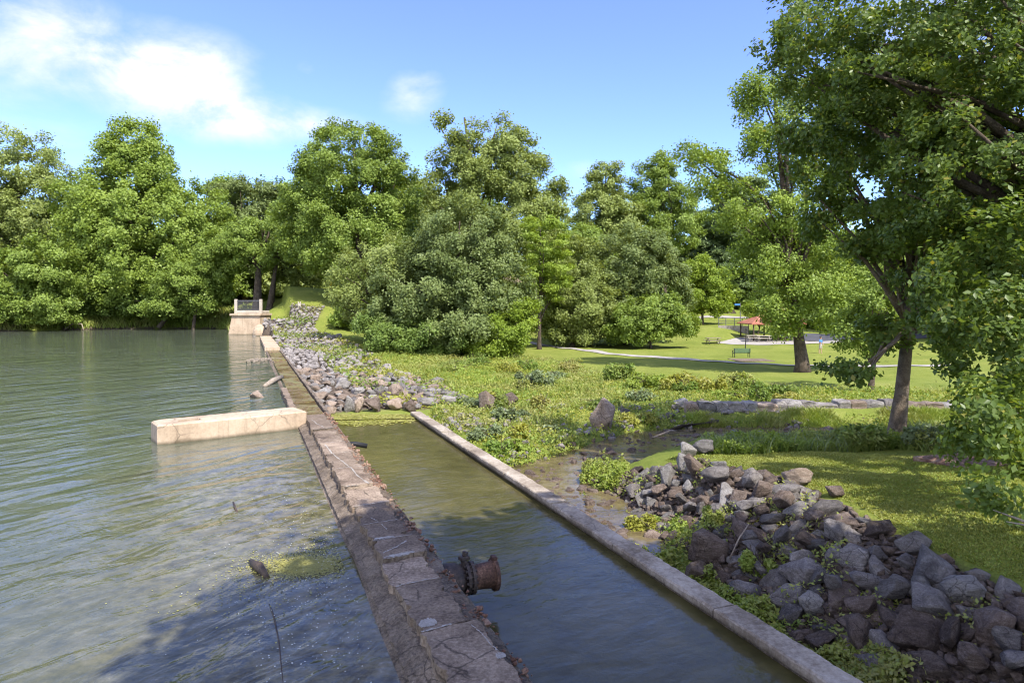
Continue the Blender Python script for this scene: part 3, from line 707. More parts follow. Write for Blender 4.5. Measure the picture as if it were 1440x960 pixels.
# ------------------------------------------------------------------ rocks
RM = []
for i in range(16):
    v, f = rock_verts(300+i, 2 if i < 10 else 3, 7+i % 8, .05+.02*(i % 3))
    v = v*np.array([1, .72+.25*((i*7) % 5)/5, .55+.3*((i*3) % 5)/5])
    RM.append(np_mesh('rock', v, f)); RM[-1].materials.append(M['rock_grey'])
RS = []
for i in range(6):
    v, f = rock_verts(500+i, 4, 22+i, .07, False)
    RS.append(np_mesh('round_rock', v*np.array([1, .85, .7]), f)); RS[-1].materials.append(M['rock_pale'])
def rock(name, mesh, loc, s, rot, mat, label, cat, group=None):
    o = bpy.data.objects.new(name, mesh); COL.objects.link(o)
    o.location = loc; o.scale = (s, s, s) if not hasattr(s, '__len__') else s; o.rotation_euler = rot
    o.material_slots[0].link = 'OBJECT'; o.material_slots[0].material = M[mat]
    return tag(o, label, cat, group)
placed = []
def hero(px, py, w, h, mat, label, mesh=None, rot=None, name='boulder', deep=.8, cat='boulder'):
    """px, py: foot of the boulder in the photograph; w, h its size there"""
    g = hit(px, py); k = g.y/F; sw, sh = w*k/2, h*k/2
    r = random.Random(int(px*7+py)); me = mesh or RM[r.randrange(16)]
    ext = [max(abs(v.co[i]) for v in me.vertices) for i in range(3)]
    o = rock(name, me, (g.x, g.y+sw*deep*.8, g.z+sh*.8), (sw/ext[0], sw*deep/ext[1], sh*1.05/ext[2]), rot or (r.uniform(-.15, .15), r.uniform(-.2, .2), r.uniform(-.5, .5)), mat, label, cat)
    placed.append((g.x, g.y+sw*.6, max(sw, sw*deep)*.8)); return o
hero(1000, 800, 58, 58, 'rock_brown', 'largest rounded brown boulder at the foot of the rock heap near the pool wall', RS[2])
hero(985, 824, 42, 34, 'rock_tan', 'tan boulder lying just below the largest brown boulder by the pool wall', RS[4])
hero(1146, 868, 46, 32, 'rock_pale', 'pale grey slab of rock standing out in the green weeds near the pool wall', RM[11], (.2, .45, -.6))
hero(1218, 806, 62, 36, 'rock_grey', 'big flat topped grey block in the middle of the shaded rock heap', RM[12])
hero(1235, 836, 58, 28, 'rock_grey', 'wide grey slab just under the big flat topped block in the heap', RM[13], (.1, .1, -.2))
hero(1328, 885, 84, 46, 'rock_grey', 'broad grey slab with a straight lower edge in the near part of the heap', RM[14], (.35, .05, .1))
hero(1310, 850, 48, 38, 'rock_pale', 'pale veined rock behind the broad near slab in the heap', RM[10], (.2, -.2, .5))
hero(1410, 908, 72, 46, 'rock_brown', 'brown layered slab of rock tilted at the right edge of the heap', RM[15], (.2, -.4, .2))
hero(1382, 958, 56, 46, 'rock_brown', 'dark rounded boulder at the bottom edge of the heap', RS[1])
hero(1292, 785, 48, 34, 'rock_grey', 'dark grey rock at the lawn edge behind the big flat topped block', RM[9])
hero(1428, 930, 50, 46, 'rock_grey', 'squarish grey rock beside the brown layered slab', RM[8])
hero(1132, 686, 52, 28, 'rock_tan', 'pale sunlit rounded boulder alone on the lawn behind the rock heap', RS[0])
hero(1062, 690, 34, 32, 'rock_grey', 'dark grey pointed rock on the crest of the heap beside the lawn', RM[5])
hero(940, 690, 30, 38, 'rock_pale', 'upright pale grey rock in the sunlit upper end of the heap', RM[6], (.1, .2, .8))
hero(968, 645, 30, 24, 'rock_pale', 'pale grey rock at the far tip of the heap beside the creek', RM[7])
hero(993, 640, 34, 22, 'rock_pale', 'long pale grey rock at the grassy end of the heap by the creek', RM[3])
hero(1180, 700, 34, 24, 'rock_brown', 'brown rock at the lawn edge just behind the crest of the heap', RM[1])
hero(848, 606, 40, 48, 'rock_tan', 'tall tan stump shaped boulder standing beside the creek', RM[9], (0, -.08, .3), deep=.7)
hero(681, 578, 32, 30, 'rock_tan', 'pale tan boulder standing at the grass end of the boulder row', RM[2], (0, .1, .9))
hero(716, 573, 42, 22, 'rock_brown', 'flat reddish brown boulder lying on the grass beyond the boulder row', RM[0])
hero(503, 581, 18, 24, 'rock_tan', 'second boulder from the dam at the head of the pool', RS[3])
hero(487, 580, 19, 26, 'rock_pale', 'pale boulder nearest the dam at the head of the pool', RM[6])
hero(525, 580, 24, 22, 'rock_brown', 'dark brown squarish boulder at the head of the pool', RM[8])
hero(553, 578, 24, 18, 'rock_tan', 'tan boulder at the middle of the row at the head of the pool', RS[5])
hero(575, 580, 20, 20, 'rock_brown', 'brown boulder beside the end of the low concrete wall', RM[5])
hero(598, 573, 28, 22, 'rock_pale', 'grey boulder just beyond the end of the low concrete wall', RM[1])
hero(628, 570, 24, 16, 'rock_pale', 'low pale boulder in the grass between the wall end and the tan boulder', RS[2])
hero(557, 560, 28, 22, 'rock_tan', 'wide tan boulder behind the row at the head of the pool', RS[0])
hero(534, 548, 18, 16, 'rock_tan', 'small tan boulder in the weeds above the boulder row', RS[1])
hero(875, 585, 24, 14, 'rock_grey', 'grey stone in the weeds just right of the stump shaped boulder', RM[2])
hero(958, 576, 26, 16, 'rock_pale', 'white boulder at the end of the dry stone block wall', RS[3])
hero(944, 590, 16, 12, 'rock_pale', 'small white stone in front of the end of the block wall', RS[4])

def scatter(poly, n, smin, smax, rnd, dens=None, spacing=.8):
    poly_a = np.array(poly); lo, hi = poly_a.min(0), poly_a.max(0); pts = []
    g = np.random.default_rng(rnd.randrange(10**6)); M_ = n*70
    XX, YY = g.uniform(lo[0], hi[0], M_), g.uniform(lo[1], hi[1], M_); k = poly_sd(XX, YY, poly) > 0
    grid = {}
    for (a, b, t) in placed: grid.setdefault((int(a//1.5), int(b//1.5)), []).append((a, b, t))
    for x, y in zip(XX[k].tolist(), YY[k].tolist()):
        if len(pts) >= n: break
        if dens and rnd.random() > dens(x, y): continue
        s = (smin+(smax-smin)*rnd.random()**1.8)*(1.22 if (y < 13.5 and x > 3 and smin > .15) else 1)
        cx, cy = int(x//1.5), int(y//1.5); ok = True
        for i in (-1, 0, 1):
            for j in (-1, 0, 1):
                for (a, b, t) in grid.get((cx+i, cy+j), ()):
                    if (a-x)**2+(b-y)**2 < (spacing*(s+t))**2: ok = False; break
                if not ok: break
            if not ok: break
        if ok: pts.append((x, y, s)); grid.setdefault((cx, cy), []).append((x, y, s))
    return pts
rr_ = random.Random(5)
PILE_IND = [p for p in PILE]
base = scatter(PILE_IND, 172, .18, .44, rr_, lambda x, y: 1 if y < 21 else .6, .62)
bx_ = np.array([p[0] for p in base]); by_ = np.array([p[1] for p in base]); bz_ = ter(bx_, by_)
up = scatter(PILE_IND, 68, .18, .36, rr_, lambda x, y: (1 if (x+K*y) > 10.0 else .25)*(1 if poly_sd(np.array([x]), np.array([y]), PILE)[0] > .75 else 0), .92)
def steep(x, y):
    z = ter([x, x+.35, x-.35, x, x], [y, y, y, y+.35, y-.35]); g = math.hypot(z[1]-z[2], z[3]-z[4])/.7
    return 1 if g > .75 else 0
face = scatter(PILE_IND, 58, .20, .38, rr_, steep, .52)
MATS = ['rock_grey', 'rock_grey', 'rock_brown', 'rock_brown', 'rock_grey', 'rock_brown', 'rock_brown', 'rock_grey', 'rock_pale']
LB = {'rock_grey': 'angular grey rock in the heap on the bank between the pool wall and the lawn',
      'rock_brown': 'angular brown rock in the heap on the bank between the pool wall and the lawn',
      'rock_pale': 'angular pale rock in the heap on the bank between the pool wall and the lawn'}
for lay, pts in ((0, base), (1, up), (0, face)):
    for (x, y, s) in pts:
        mt = rr_.choice(MATS) if y < 18.5 else rr_.choice(['rock_grey', 'rock_pale', 'rock_pale', 'rock_brown'])
        z = ter1(x, y)+s*.16+(.22 if lay else 0)
        k = rr_.uniform(.9, 1.25)
        rock('rock', RM[rr_.randrange(16)], (x, y, z), (s*k*1.25, s*1.2, s*1.15), (rr_.uniform(-.7, .7), rr_.uniform(-.7, .7), rr_.uniform(0, 6.28)), mt, LB[mt], 'rock', 'rocks heaped on the bank beside the pool wall')
pts = scatter(PILE_IND, 1700, .08, .23, rr_, None, .52)
P = [(x, y, ter1(x, y)+s*.4) for x, y, s in pts]; S = [s for *_, s in pts]
tag(link('small_rubble', rock_heap('small_rubble', P, S, 8), M['rock_brown']), 'small broken stones filling the gaps of the rock heap', 'rubble', kind='stuff')
# creek bed stones
P, S = [], []
for i in range(900):
    j = rng.integers(len(CREEK)-1); t = rng.random(); a, b = np.array(CREEK[j]), np.array(CREEK[j+1])
    p = a+(b-a)*t+rng.normal(size=2)*.9
    if p[0]+K*p[1] < 7.95: continue
    s = rng.uniform(.04, .20)*(1 if rng.random() < .8 else 1.6)
    P.append((p[0], p[1], max(ter1(p[0], p[1]), -1.84)+s*.25)); S.append(s)
tag(link('creek_stones', rock_heap('creek_stones', P, S, 9), M['rock_brown']), 'brown cobbles lining the bed and edges of the creek', 'stones', kind='stuff')
P, S = [], []
for (px, py, n, sp) in ((880, 625, 60, 2.4), (920, 612, 70, 2.6), (690, 595, 25, 1.6), (660, 600, 20, 1.4), (640, 590, 14, .9), (740, 630, 20, 1.2), (620, 600, 16, .8), (800, 572, 16, 1.6), (900, 572, 26, 1.8), (1000, 605, 60, 3.0), (1100, 606, 70, 3.0), (750, 655, 30, 1.5)):
    g = hit(px, py)
    for i in range(n):
        x, y = g.x+rng.normal()*sp, g.y+rng.normal()*sp*.6
        if x+K*y < 8: continue
        s = rng.uniform(.08, .3); P.append((x, y, ter1(x, y)+s*.25)); S.append(s)
tag(link('bank_stones', rock_heap('bank_stones', P, S, 10), M['rock_grey']), 'loose grey stones scattered in the grass along the creek', 'stones', kind='stuff')
# riprap slope beside the dam
def rip_d(x, y):
    if x+K*y < 6.2 and y < 60: return 1.0
    g = nz(x*.16, y*.10, 71)
    return 1.0 if g > -.12 else .06
near = [p for p in scatter(RIP, 1500, .24, .58, rr_, rip_d, .80)]
near.sort(key=lambda p: p[1])
LR = {'rock_pale': 'rounded pale grey stone on the stony slope beside the far part of the dam',
      'rock_tan': 'rounded tan stone on the stony slope beside the far part of the dam',
      'rock_grey': 'rounded dark grey stone on the stony slope beside the far part of the dam'}
P, S = [], []
for i, (x, y, s) in enumerate(near):
    z = ter1(x, y)+s*.32
    if i < 285:
        u = x+K*y
        mt = rr_.choice(['rock_pale', 'rock_tan', 'rock_tan', 'rock_tan', 'rock_pale', 'rock_grey'] if u < 9 else ['rock_grey', 'rock_tan', 'rock_pale'])
        rock('riprap_stone', RS[rr_.randrange(6)] if rr_.random() < .55 else RM[rr_.randrange(10)], (x, y, z), (s*1.15, s, s*.95), (rr_.uniform(-.4, .4), rr_.uniform(-.4, .4), rr_.uniform(0, 6.28)), mt, LR[mt], 'stone', 'stones on the slope beside the far part of the dam')
    else: P.append((x, y, z)); S.append(s*1.05)
tag(link('far_riprap', rock_heap('far_riprap', P, S, 12), M['rock_grey']), 'mass of grey stones covering the far slope below the platform', 'stones', kind='stuff')
pts = scatter(RIP, 700, .08, .17, rr_, rip_d, .8)
tag(link('riprap_gravel', rock_heap('riprap_gravel', [(x, y, ter1(x, y)+s*.3) for x, y, s in pts], [s for *_, s in pts], 13), M['rock_brown']), 'small stones between the large ones on the slope by the dam', 'stones', kind='stuff')

# dry stone block wall behind the creek
bw0 = hit(950, 588); sw = empty('block_wall', (8, 34, -1.7), 0, 'dry laid wall of big grey stone blocks along the far bank of the creek', 'wall')
def wall_stone(x, y, z, w, h, d, mt, seed):
    v, f = rock_verts(900+seed, 4, 6, .12, False); r0 = np.linalg.norm(v, axis=1)[:, None]; v = np.clip(v/r0*1.12*(.55+.45*np.minimum(r0, 1)), -.72, .72)*(1+.05*np.sin(v[:, [1, 2, 0]]*7+seed))
    r = np.random.default_rng(seed)
    v = v*np.array([w/2/.72, d/2/.72, h/2/.72])
    o = link('stone_block', np_mesh('stone_block', v, f), M[mt], sw)
    o.location = (x-8, y-34, z+1.7); o.rotation_euler = (r.uniform(-.03, .03), r.uniform(-.05, .05), r.uniform(-.08, .08))
x = 8.6; i = 0; rb = random.Random(3)
while x < 26:
    w = rb.uniform(.42, 1.15); y = 34.0+.10*math.sin(x*.5)
    wall_stone(x+w/2, y, -1.12+.07*rb.uniform(-1, 1), w*1.04, rb.uniform(.42, .70), .9, rb.choice(['rock_pale', 'rock_grey', 'rock_grey', 'rock_pale', 'rock_tan']), i); i += 1; x += w+.02
x = 12.0
while x < 25:
    w = rb.uniform(.9, 1.5)
    wall_stone(x+w/2, 33.45+.10*math.sin(x*.5), -1.62, w, .36, .8, rb.choice(['rock_pale', 'rock_grey']), i); i += 1; x += w+(.02 if rb.random() < .7 else .8)

# ------------------------------------------------------------------ trees
def leaves_mesh(name, C_, Nn, size, seed, aspect=1.7, fold=False):
    """one small pointed blade per centre C_, its normal near Nn"""
    r = np.random.default_rng(seed); n = len(C_)
    Nn = Nn/np.maximum(np.linalg.norm(Nn, axis=1)[:, None], 1e-6)
    t = r.normal(size=(n, 3)); t -= (t*Nn).sum(1)[:, None]*Nn; t /= np.maximum(np.linalg.norm(t, axis=1)[:, None], 1e-6)
    b = np.cross(Nn, t); s = (size*r.uniform(.65, 1.3, n))[:, None]
    l, w = t*s*.5*aspect/1.3, b*s*.5/1.3
    if fold:
        tip, tail = C_+l, C_-l
        up_ = Nn*s*.10
        a1, a2 = C_+w+up_+l*.15, C_-w+up_+l*.15
        V = np.stack([tail, a1, tip, a2], 1).reshape(-1, 3)
        Fc = np.stack([np.stack([np.arange(n)*4, np.arange(n)*4+2, np.arange(n)*4+1], 1), np.stack([np.arange(n)*4, np.arange(n)*4+3, np.arange(n)*4+2], 1)], 1).reshape(-1, 3)
        return np_mesh(name, V, Fc)
    V = np.stack([C_-l, C_+w+l*.1, C_+l, C_-w+l*.1], 1).reshape(-1, 3)
    return np_mesh(name, V, np.arange(n*4).reshape(n, 4))
def crown_points(lobes, seed, clump_r, per, dens=1.3, flat=.8, fill=.22, droop=0.0, gaps=0.0, loose=.14):
    r = np.random.default_rng(seed); C_, N_, cl = [], [], []
    L_ = np.array(lobes, float)
    for li, (cx, cy, cz, rx, ry, rz) in enumerate(L_):
        area = 4*math.pi*((rx*ry)**1.6/3+(rx*rz)**1.6/3+(ry*rz)**1.6/3)**(1/1.6)
        n = max(4, int(area/(math.pi*clump_r**2)*dens))
        d = r.normal(size=(n, 3)); d /= np.linalg.norm(d, axis=1)[:, None]
        q = np.where(r.random(n) < fill, r.uniform(.25, .75, n), r.uniform(.80, 1.04, n))
        # uneven outline: push some directions out, pull others in
        sv_ = Vector((seed*3.1+li, 0, 0))
        w = np.array([mnoise.noise(Vector(v*1.7)+sv_) for v in d]); w2 = np.array([mnoise.noise(Vector(v*3.9)+sv_) for v in d])
        q *= 1+.25*w+.22*w2
        keep = r.random(n) > gaps*(.45-w)-w2*1.1-.05
        p = np.array([cx, cy, cz])+d*q[:, None]*np.array([rx, ry, rz])
        for lj, o in enumerate(L_):
            if lj != li:
                e = (((p-o[:3])/o[3:])**2).sum(1); keep &= ~((e < .45) & (r.random(n) < .85))
        p, d = p[keep], d[keep]
        cl.append(p)
        if len(p) and loose:
            m_ = int(len(p)*per*loose); j = r.integers(len(p), size=m_)
            off = r.normal(size=(m_, 3)); off *= (clump_r*1.35*r.random(m_)**.5/np.maximum(np.linalg.norm(off, axis=1), 1e-6))[:, None]
            C_.append(p[j]+off); N_.append(r.normal(size=(m_, 3))*.6+d[j]*.7+np.array([0, 0, .5]))
        for c, dd in zip(p, d):
            cr_ = clump_r*r.uniform(.55, 1.3); m_ = max(6, int(per*(cr_/clump_r)**2))
            off = r.normal(size=(m_, 3)); off *= (cr_*r.random(m_)**.45/np.maximum(np.linalg.norm(off, axis=1), 1e-6))[:, None]; off *= np.array([1, 1, flat])
            if droop: off[:, 2] -= droop*np.hypot(off[:, 0], off[:, 1])
            C_.append(c+off); N_.append(r.normal(size=(m_, 3))*.58+dd*.75+np.array([0, 0, .5]))
    return np.concatenate(C_), np.concatenate(N_), np.concatenate(cl)
def trunk_mesh(name, base_r, fork_z, top_z, targets, seed, lean=(0, 0), flare=1.5, n=10):
    r = random.Random(seed); bm = bmesh.new(); pts, rad = [], []
    for i in range(9):
        t = i/8; z = top_z*t
        pts.append((lean[0]*t+.12*base_r*math.sin(3*t+seed), lean[1]*t+.12*base_r*math.cos(2.3*t+seed), z))
        rad.append(base_r*((1-.82*t) if t > .05 else flare))
    pts.insert(1, (pts[0][0], pts[0][1], top_z*.03)); rad.insert(1, base_r*1.22); rad[0] = base_r*1.75
    pts[0] = (pts[0][0], pts[0][1], -.4)
    add_tube(bm, pts, rad, n)
    for tg in targets:
        t0 = min(.95, max(fork_z/top_z, r.uniform(.25, .8)*tg[2]/top_z)); z0 = t0*top_z
        if tg[2] < z0: z0 = max(fork_z, tg[2]*.8)
        t0 = z0/top_z
        a = Vector((lean[0]*t0, lean[1]*t0, z0)); b = Vector(tg); L_ = (b-a).length
        mid = a.lerp(b, .5)+Vector((r.uniform(-1, 1), r.uniform(-1, 1), r.uniform(.2, 1)))*L_*.09
        q1 = a.lerp(mid, .5)+Vector((0, 0, L_*.02)); q2 = mid.lerp(b, .5)
        r0 = min(base_r*.42, base_r*(1-.82*t0)*.65, .03+L_*.028)
        add_tube(bm, [a, q1, mid, q2, b], [r0, r0*.8, r0*.58, r0*.36, r0*.12], 6)
    return bm_mesh(name, bm)
TREES = []
def tree(name, label, Y, bpx, lobes_px, trunk_r, leaf, leaf_size, clump_r, per, seed, dens=1.3, fork=.2, lean_to=None, bark='bark', depth=.9, gaps=.3, group=None, droop=0, limbs=16, fold=False, zb=None, cat='tree', flat=.8, aspect=1.7):
    x0 = (bpx-720)/F*Y; z0 = ter1(x0, Y) if zb is None else zb
    root = empty(name, (x0, Y, z0), 0, label, cat, group)
    lobes = []
    for l in lobes_px:
        px, py, rx, ry = l[:4]; dy = l[4] if len(l) > 4 else 0
        YY = Y+dy; c = PD(px, py, YY); k = YY/F
        lobes.append((c[0]-x0, dy, c[2]-z0, rx*k, rx*k*depth, ry*k))
    Cc, Nn, cl = crown_points(lobes, seed, clump_r, per, dens, flat=flat, droop=droop, gaps=gaps)
    ok = Cc[:, 2] > .1; Cc, Nn = Cc[ok], Nn[ok]
    link('crown', leaves_mesh('crown', Cc, Nn, leaf_size, seed+1, aspect, fold), M[leaf], root)
    top = max(l[2]+l[5]*.55 for l in lobes); r = random.Random(seed)
    lobe_c = lobes[int(np.argmax([l[2] for l in lobes]))]
    ln = (lobe_c[0]*.6, lobe_c[1]*.6) if lean_to is None else lean_to
    tg = [tuple(cl[r.randrange(len(cl))]) for _ in range(limbs)]
    tg = [t for t in tg if t[2] > top*.15]
    link('trunk', trunk_mesh('trunk', trunk_r, top*fork, top, tg, seed, ln), M[bark], root, True)
    TREES.append(root); return root

# left bank
tree('tulip_tree', 'tall egg shaped bright green tree on the left bank of the lake', 117, 205, [(190, 235, 55, 62), (180, 300, 85, 75), (215, 340, 105, 80), (240, 390, 75, 60), (165, 395, 60, 50, -3), (130, 340, 45, 60)], .65, 'leaf_tulip', 0.351, 1.5, 236, 11, 1.72)
tree('deciduous_tree', 'olive green spreading tree at the left edge behind the lake shore', 124, 30, [(20, 235, 55, 50), (60, 300, 55, 65), (-20, 320, 70, 80), (40, 370, 60, 60)], .6, 'leaf_olive', 0.351, 1.6, 209, 12, 1.49, gaps=.5)
tree('lakeside_tree', 'low dark green tree hanging over the water at the left edge', 103, 20, [(0, 410, 56, 48), (-70, 390, 60, 70), (55, 385, 48, 48), (60, 430, 46, 30), (-10, 440, 60, 24), (-90, 435, 50, 30)], .35, 'leaf_mid', 0.312, 1.2, 209, 13, 1.61)
tree('lakeside_tree', 'dark leafy shore tree under the tall egg shaped tree', 112, 130, [(115, 405, 48, 42), (160, 430, 36, 24), (95, 435, 40, 20), (215, 425, 38, 26)], .3, 'leaf_dark', 0.312, 1.2, 209, 14, 1.61)
tree('lakeside_tree', 'light green leafy tree on the shore just left of the platform', 108, 270, [(265, 400, 42, 38), (300, 370, 32, 45), (235, 425, 36, 24), (300, 415, 22, 20)], .3, 'leaf_mid', 0.289, 1.1, 224, 15, 1.61)
tree('pine_tree', 'dusky spreading pine with bare tips behind the left lawn', 128, 345, [(345, 300, 38, 22), (320, 268, 26, 10), (360, 335, 42, 26), (350, 262, 18, 12), (340, 380, 34, 24), (375, 270, 24, 12)], .5, 'leaf_grey', 0.281, 1.3, 168, 16, 1.72, gaps=.6, aspect=3.0)
tree('lawn_tree', 'dark twin stemmed shade tree on the lawn behind the platform', 106, 362, [(355, 345, 46, 34), (390, 330, 34, 40), (330, 350, 26, 26)], .75, 'leaf_mid', 0.281, 1.2, 195, 17, 1.38, fork=.5, lean_to=(.4, 0))
box_t = trunk_mesh('second_stem', .55, 5, 11, [], 5, (1.4, .2)); o = link('second_stem', box_t, M['bark'], TREES[-1], True); o.location = (1.5, .6, 0)
tree('lawn_tree', 'slender tree just right of the twin stemmed tree on the left lawn', 112, 382, [(400, 360, 36, 32), (425, 375, 34, 28)], .4, 'leaf_olive', 0.281, 1.2, 195, 18, 1.38, fork=.5)
# the middle clump
tree('broad_tree', 'big broad crowned tree rising above the stony slope', 98, 510, [(490, 235, 64, 60), (442, 290, 46, 56), (540, 270, 50, 62), (490, 335, 70, 60), (550, 350, 50, 60), (428, 345, 30, 36)], .7, 'leaf_mid', 0.273, 1.25, 236, 21, 1.67, fork=.3)
tree('tall_tree', 'tallest dense tree in the middle with one bare sprig on its top', 92, 700, [(690, 220, 60, 50), (650, 260, 48, 60), (740, 275, 46, 62), (700, 320, 82, 70), (770, 300, 28, 34), (640, 330, 46, 60), (622, 172, 12, 12)], .75, 'leaf_olive', 0.273, 1.25, 236, 22, 1.67)
tree('leafy_thicket_tree', 'large pale green bushy tree in front of the middle clump', 68, 640, [(650, 345, 62, 62), (600, 400, 62, 62), (680, 410, 64, 58), (640, 455, 76, 42), (715, 440, 36, 32), (560, 430, 46, 52)], .35, 'leaf_grey', 0.203, .9, 236, 23, 1.72, fork=.12)
tree('leafy_thicket_tree', 'drab bushy tree with bare brown twigs left of the pale green one', 71, 530, [(540, 375, 50, 46), (515, 425, 42, 38), (498, 398, 34, 42), (548, 450, 36, 32)], .3, 'leaf_olive', 0.187, .9, 195, 24, 1.49, gaps=.7, fork=.12, limbs=34, bark='bark_pale')
tree('dark_bush', 'dark low bush at the foot of the middle trees above the stones', 66, 560, [(560, 468, 50, 24), (610, 478, 50, 24), (525, 458, 30, 16)], .12, 'leaf_dark', 0.172, .75, 224, 25, 1.61, fork=.1, cat='bush')
tree('dark_bush', 'olive bush overhanging the upper right edge of the stony slope', 84, 470, [(490, 446, 26, 16), (505, 436, 28, 20)], .1, 'leaf_mid', .26, .7, 120, 28, 1.5, fork=.1, cat='bush')
tree('feathery_tree', 'small bright feathery tree on the right side of the middle clump', 78, 758, [(762, 345, 34, 44), (745, 400, 32, 34), (782, 380, 20, 34)], .22, 'leaf_bright', 0.187, .85, 209, 26, 1.49, flat=.4)
tree('leafy_bush', 'yellow green bush hanging over the start of the footpath', 66, 722, [(715, 465, 36, 28), (690, 482, 40, 20), (738, 442, 20, 18)], .12, 'leaf_bright', 0.172, .7, 224, 27, 1.61, fork=.1, cat='bush')
# right of the clump
tree('spindly_tree', 'tall thin leaning tree against the sky just right of the gap', 135, 850, [(852, 262, 26, 34), (840, 300, 32, 36), (870, 320, 34, 44)], .4, 'leaf_olive', 0.335, 1.3, 168, 31, 2.18, gaps=.5)
tree('spindly_tree', 'tall thin double topped tree right of the leaning one', 138, 935, [(930, 255, 22, 38), (905, 275, 18, 40), (945, 310, 44, 46), (900, 330, 40, 44)], .45, 'leaf_mid', 0.335, 1.3, 168, 32, 2.18, gaps=.5)
tree('rounded_tree', 'grey green rounded tree at the back edge of the picnic lawn', 88, 880, [(890, 375, 60, 52), (850, 410, 46, 50), (925, 405, 40, 46), (880, 440, 50, 36)], .3, 'leaf_grey', 0.234, 1.0, 236, 33, 1.72, fork=.1)
tree('broad_bush', 'broad bush with shining leaves sprawling onto the lawn', 82, 915, [(915, 445, 46, 30), (890, 460, 46, 22), (950, 455, 24, 22)], .15, 'leaf_mid', 0.234, .85, 224, 34, 1.61, fork=.1, cat='bush')
tree('arching_tree', 'grey green arching tree beside the footpath at the lawn corner', 84, 805, [(800, 385, 44, 52), (815, 430, 52, 40), (775, 430, 30, 40), (800, 462, 44, 20)], .28, 'leaf_olive', 0.211, .95, 236, 35, 1.67, fork=.1)
tree('round_lawn_tree', 'small bright round tree standing alone at the far side of the lawn', 115, 988, [(988, 400, 34, 34), (998, 425, 26, 18), (972, 415, 18, 24)], .22, 'leaf_bright', 0.273, 1.0, 224, 36, 1.72)
tree('pine_tree', 'dark pine with layered boughs behind the play area', 145, 1050, [(1045, 290, 40, 16), (1060, 330, 56, 18), (1040, 370, 50, 20), (1065, 405, 44, 16), (1050, 262, 26, 12)], .5, 'pine', 0.335, 1.4, 195, 37, 1.72, aspect=3.2, flat=.35)
tree('pine_tree', 'second dark pine half hidden behind the round bright tree', 150, 1000, [(1000, 310, 36, 18), (1005, 345, 44, 20), (990, 370, 40, 16)], .45, 'pine', 0.335, 1.4, 195, 38, 1.72, aspect=3.2, flat=.35)
# the big park tree with the thick straight trunk
tree('park_tree', 'big park tree with a thick straight trunk beside the footpath', 52.5, 1128, [(1085, 165, 44, 50), (1130, 210, 66, 60), (1060, 300, 52, 34), (1010, 255, 36, 26), (1150, 320, 76, 72), (1085, 360, 56, 38), (1185, 385, 62, 44), (1130, 400, 66, 24), (1098, 436, 36, 18, -1), (1165, 440, 40, 18, -1), (1104, 456, 22, 10, -1.5), (990, 222, 36, 20), (1060, 130, 26, 26)], .43, 'leaf_tulip', 0.172, .85, 168, 41, 1.72, fork=.28, gaps=.6, limbs=46, depth=.85)
tree('park_tree', 'leaning tree on the near creek bank with drooping leafy boughs', 24.8, 1262, [(1330, 140, 150, 110), (1240, 300, 100, 70), (1370, 330, 110, 110), (1238, 470, 44, 20), (1195, 518, 36, 11, -1.5), (1345, 440, 56, 56), (1170, 180, 70, 80, 2)], .27, 'leaf_near', .155, .48, 110, 42, 1.3, fork=.3, gaps=.6, limbs=60, lean_to=(1.6, .3), depth=.8, bark='bark_pale')
# nearest tree, its trunk outside the picture on the right
tree('shade_tree', 'nearest tree whose dark branches fill the upper right of the view', 18, 1600, [(1330, 60, 190, 120, 1), (1150, 60, 80, 80, 4), (1420, 230, 150, 130, 0), (1270, 190, 110, 110, 3), (1390, 420, 74, 120, -3.0), (1400, 590, 62, 90, -4.6), (1404, 690, 44, 42, -5.5), (1345, 370, 84, 90, 1), (1440, 500, 64, 120, -3.5), (1500, 100, 200, 200, 2), (1560, 400, 160, 220, -1)], .42, 'leaf_near', .115, .40, 120, 43, 1.30, fork=.35, gaps=.7, limbs=70, depth=.75, fold=True, lean_to=(-1.0, .6))
tree('streamside_sapling', 'small leafy tree between the leaning tree and the block wall', 40, 1225, [(1225, 440, 34, 44), (1250, 400, 36, 40), (1200, 480, 26, 26)], .16, 'leaf_mid', 0.148, .6, 168, 44, 1.38, gaps=.5)
# shade trees beside and behind the viewpoint: their shadows fall on the pool and the heap
def offstage(label, x, y, lobes, leaf, seed):
    root = empty('shade_tree', (x, y, ter1(x, y)), 0, label, 'tree')
    Cc, Nn, cl = crown_points(lobes, seed, .8, 80, 2.6, fill=.4)
    link('crown', leaves_mesh('crown', Cc, Nn, .32, seed), M[leaf], root)
    r = random.Random(seed); link('trunk', trunk_mesh('trunk', .4, 4, max(l[2] for l in lobes), [tuple(cl[r.randrange(len(cl))]) for _ in range(20)], seed), M['bark'], root, True)
offstage('spreading tree beside the viewpoint whose shade falls on the pool', 9.5, 1.5, [(-3.8, -.3, 13.0, 3.1, 3.2, 2.0), (-1.2, 3.0, 13.0, 3.8, 3.4, 2.2), (2.4, .3, 11.5, 4.2, 4.0, 3.6), (-2.5, -3.5, 12.5, 4.5, 5, 4)], 'leaf_near', 51)
offstage('tree behind the viewpoint whose shade falls on the dam', 9, -9.5, [(0, 0, 12, 5, 5, 4), (-1.5, 1, 10, 4.5, 4, 4)], 'leaf_near', 52)

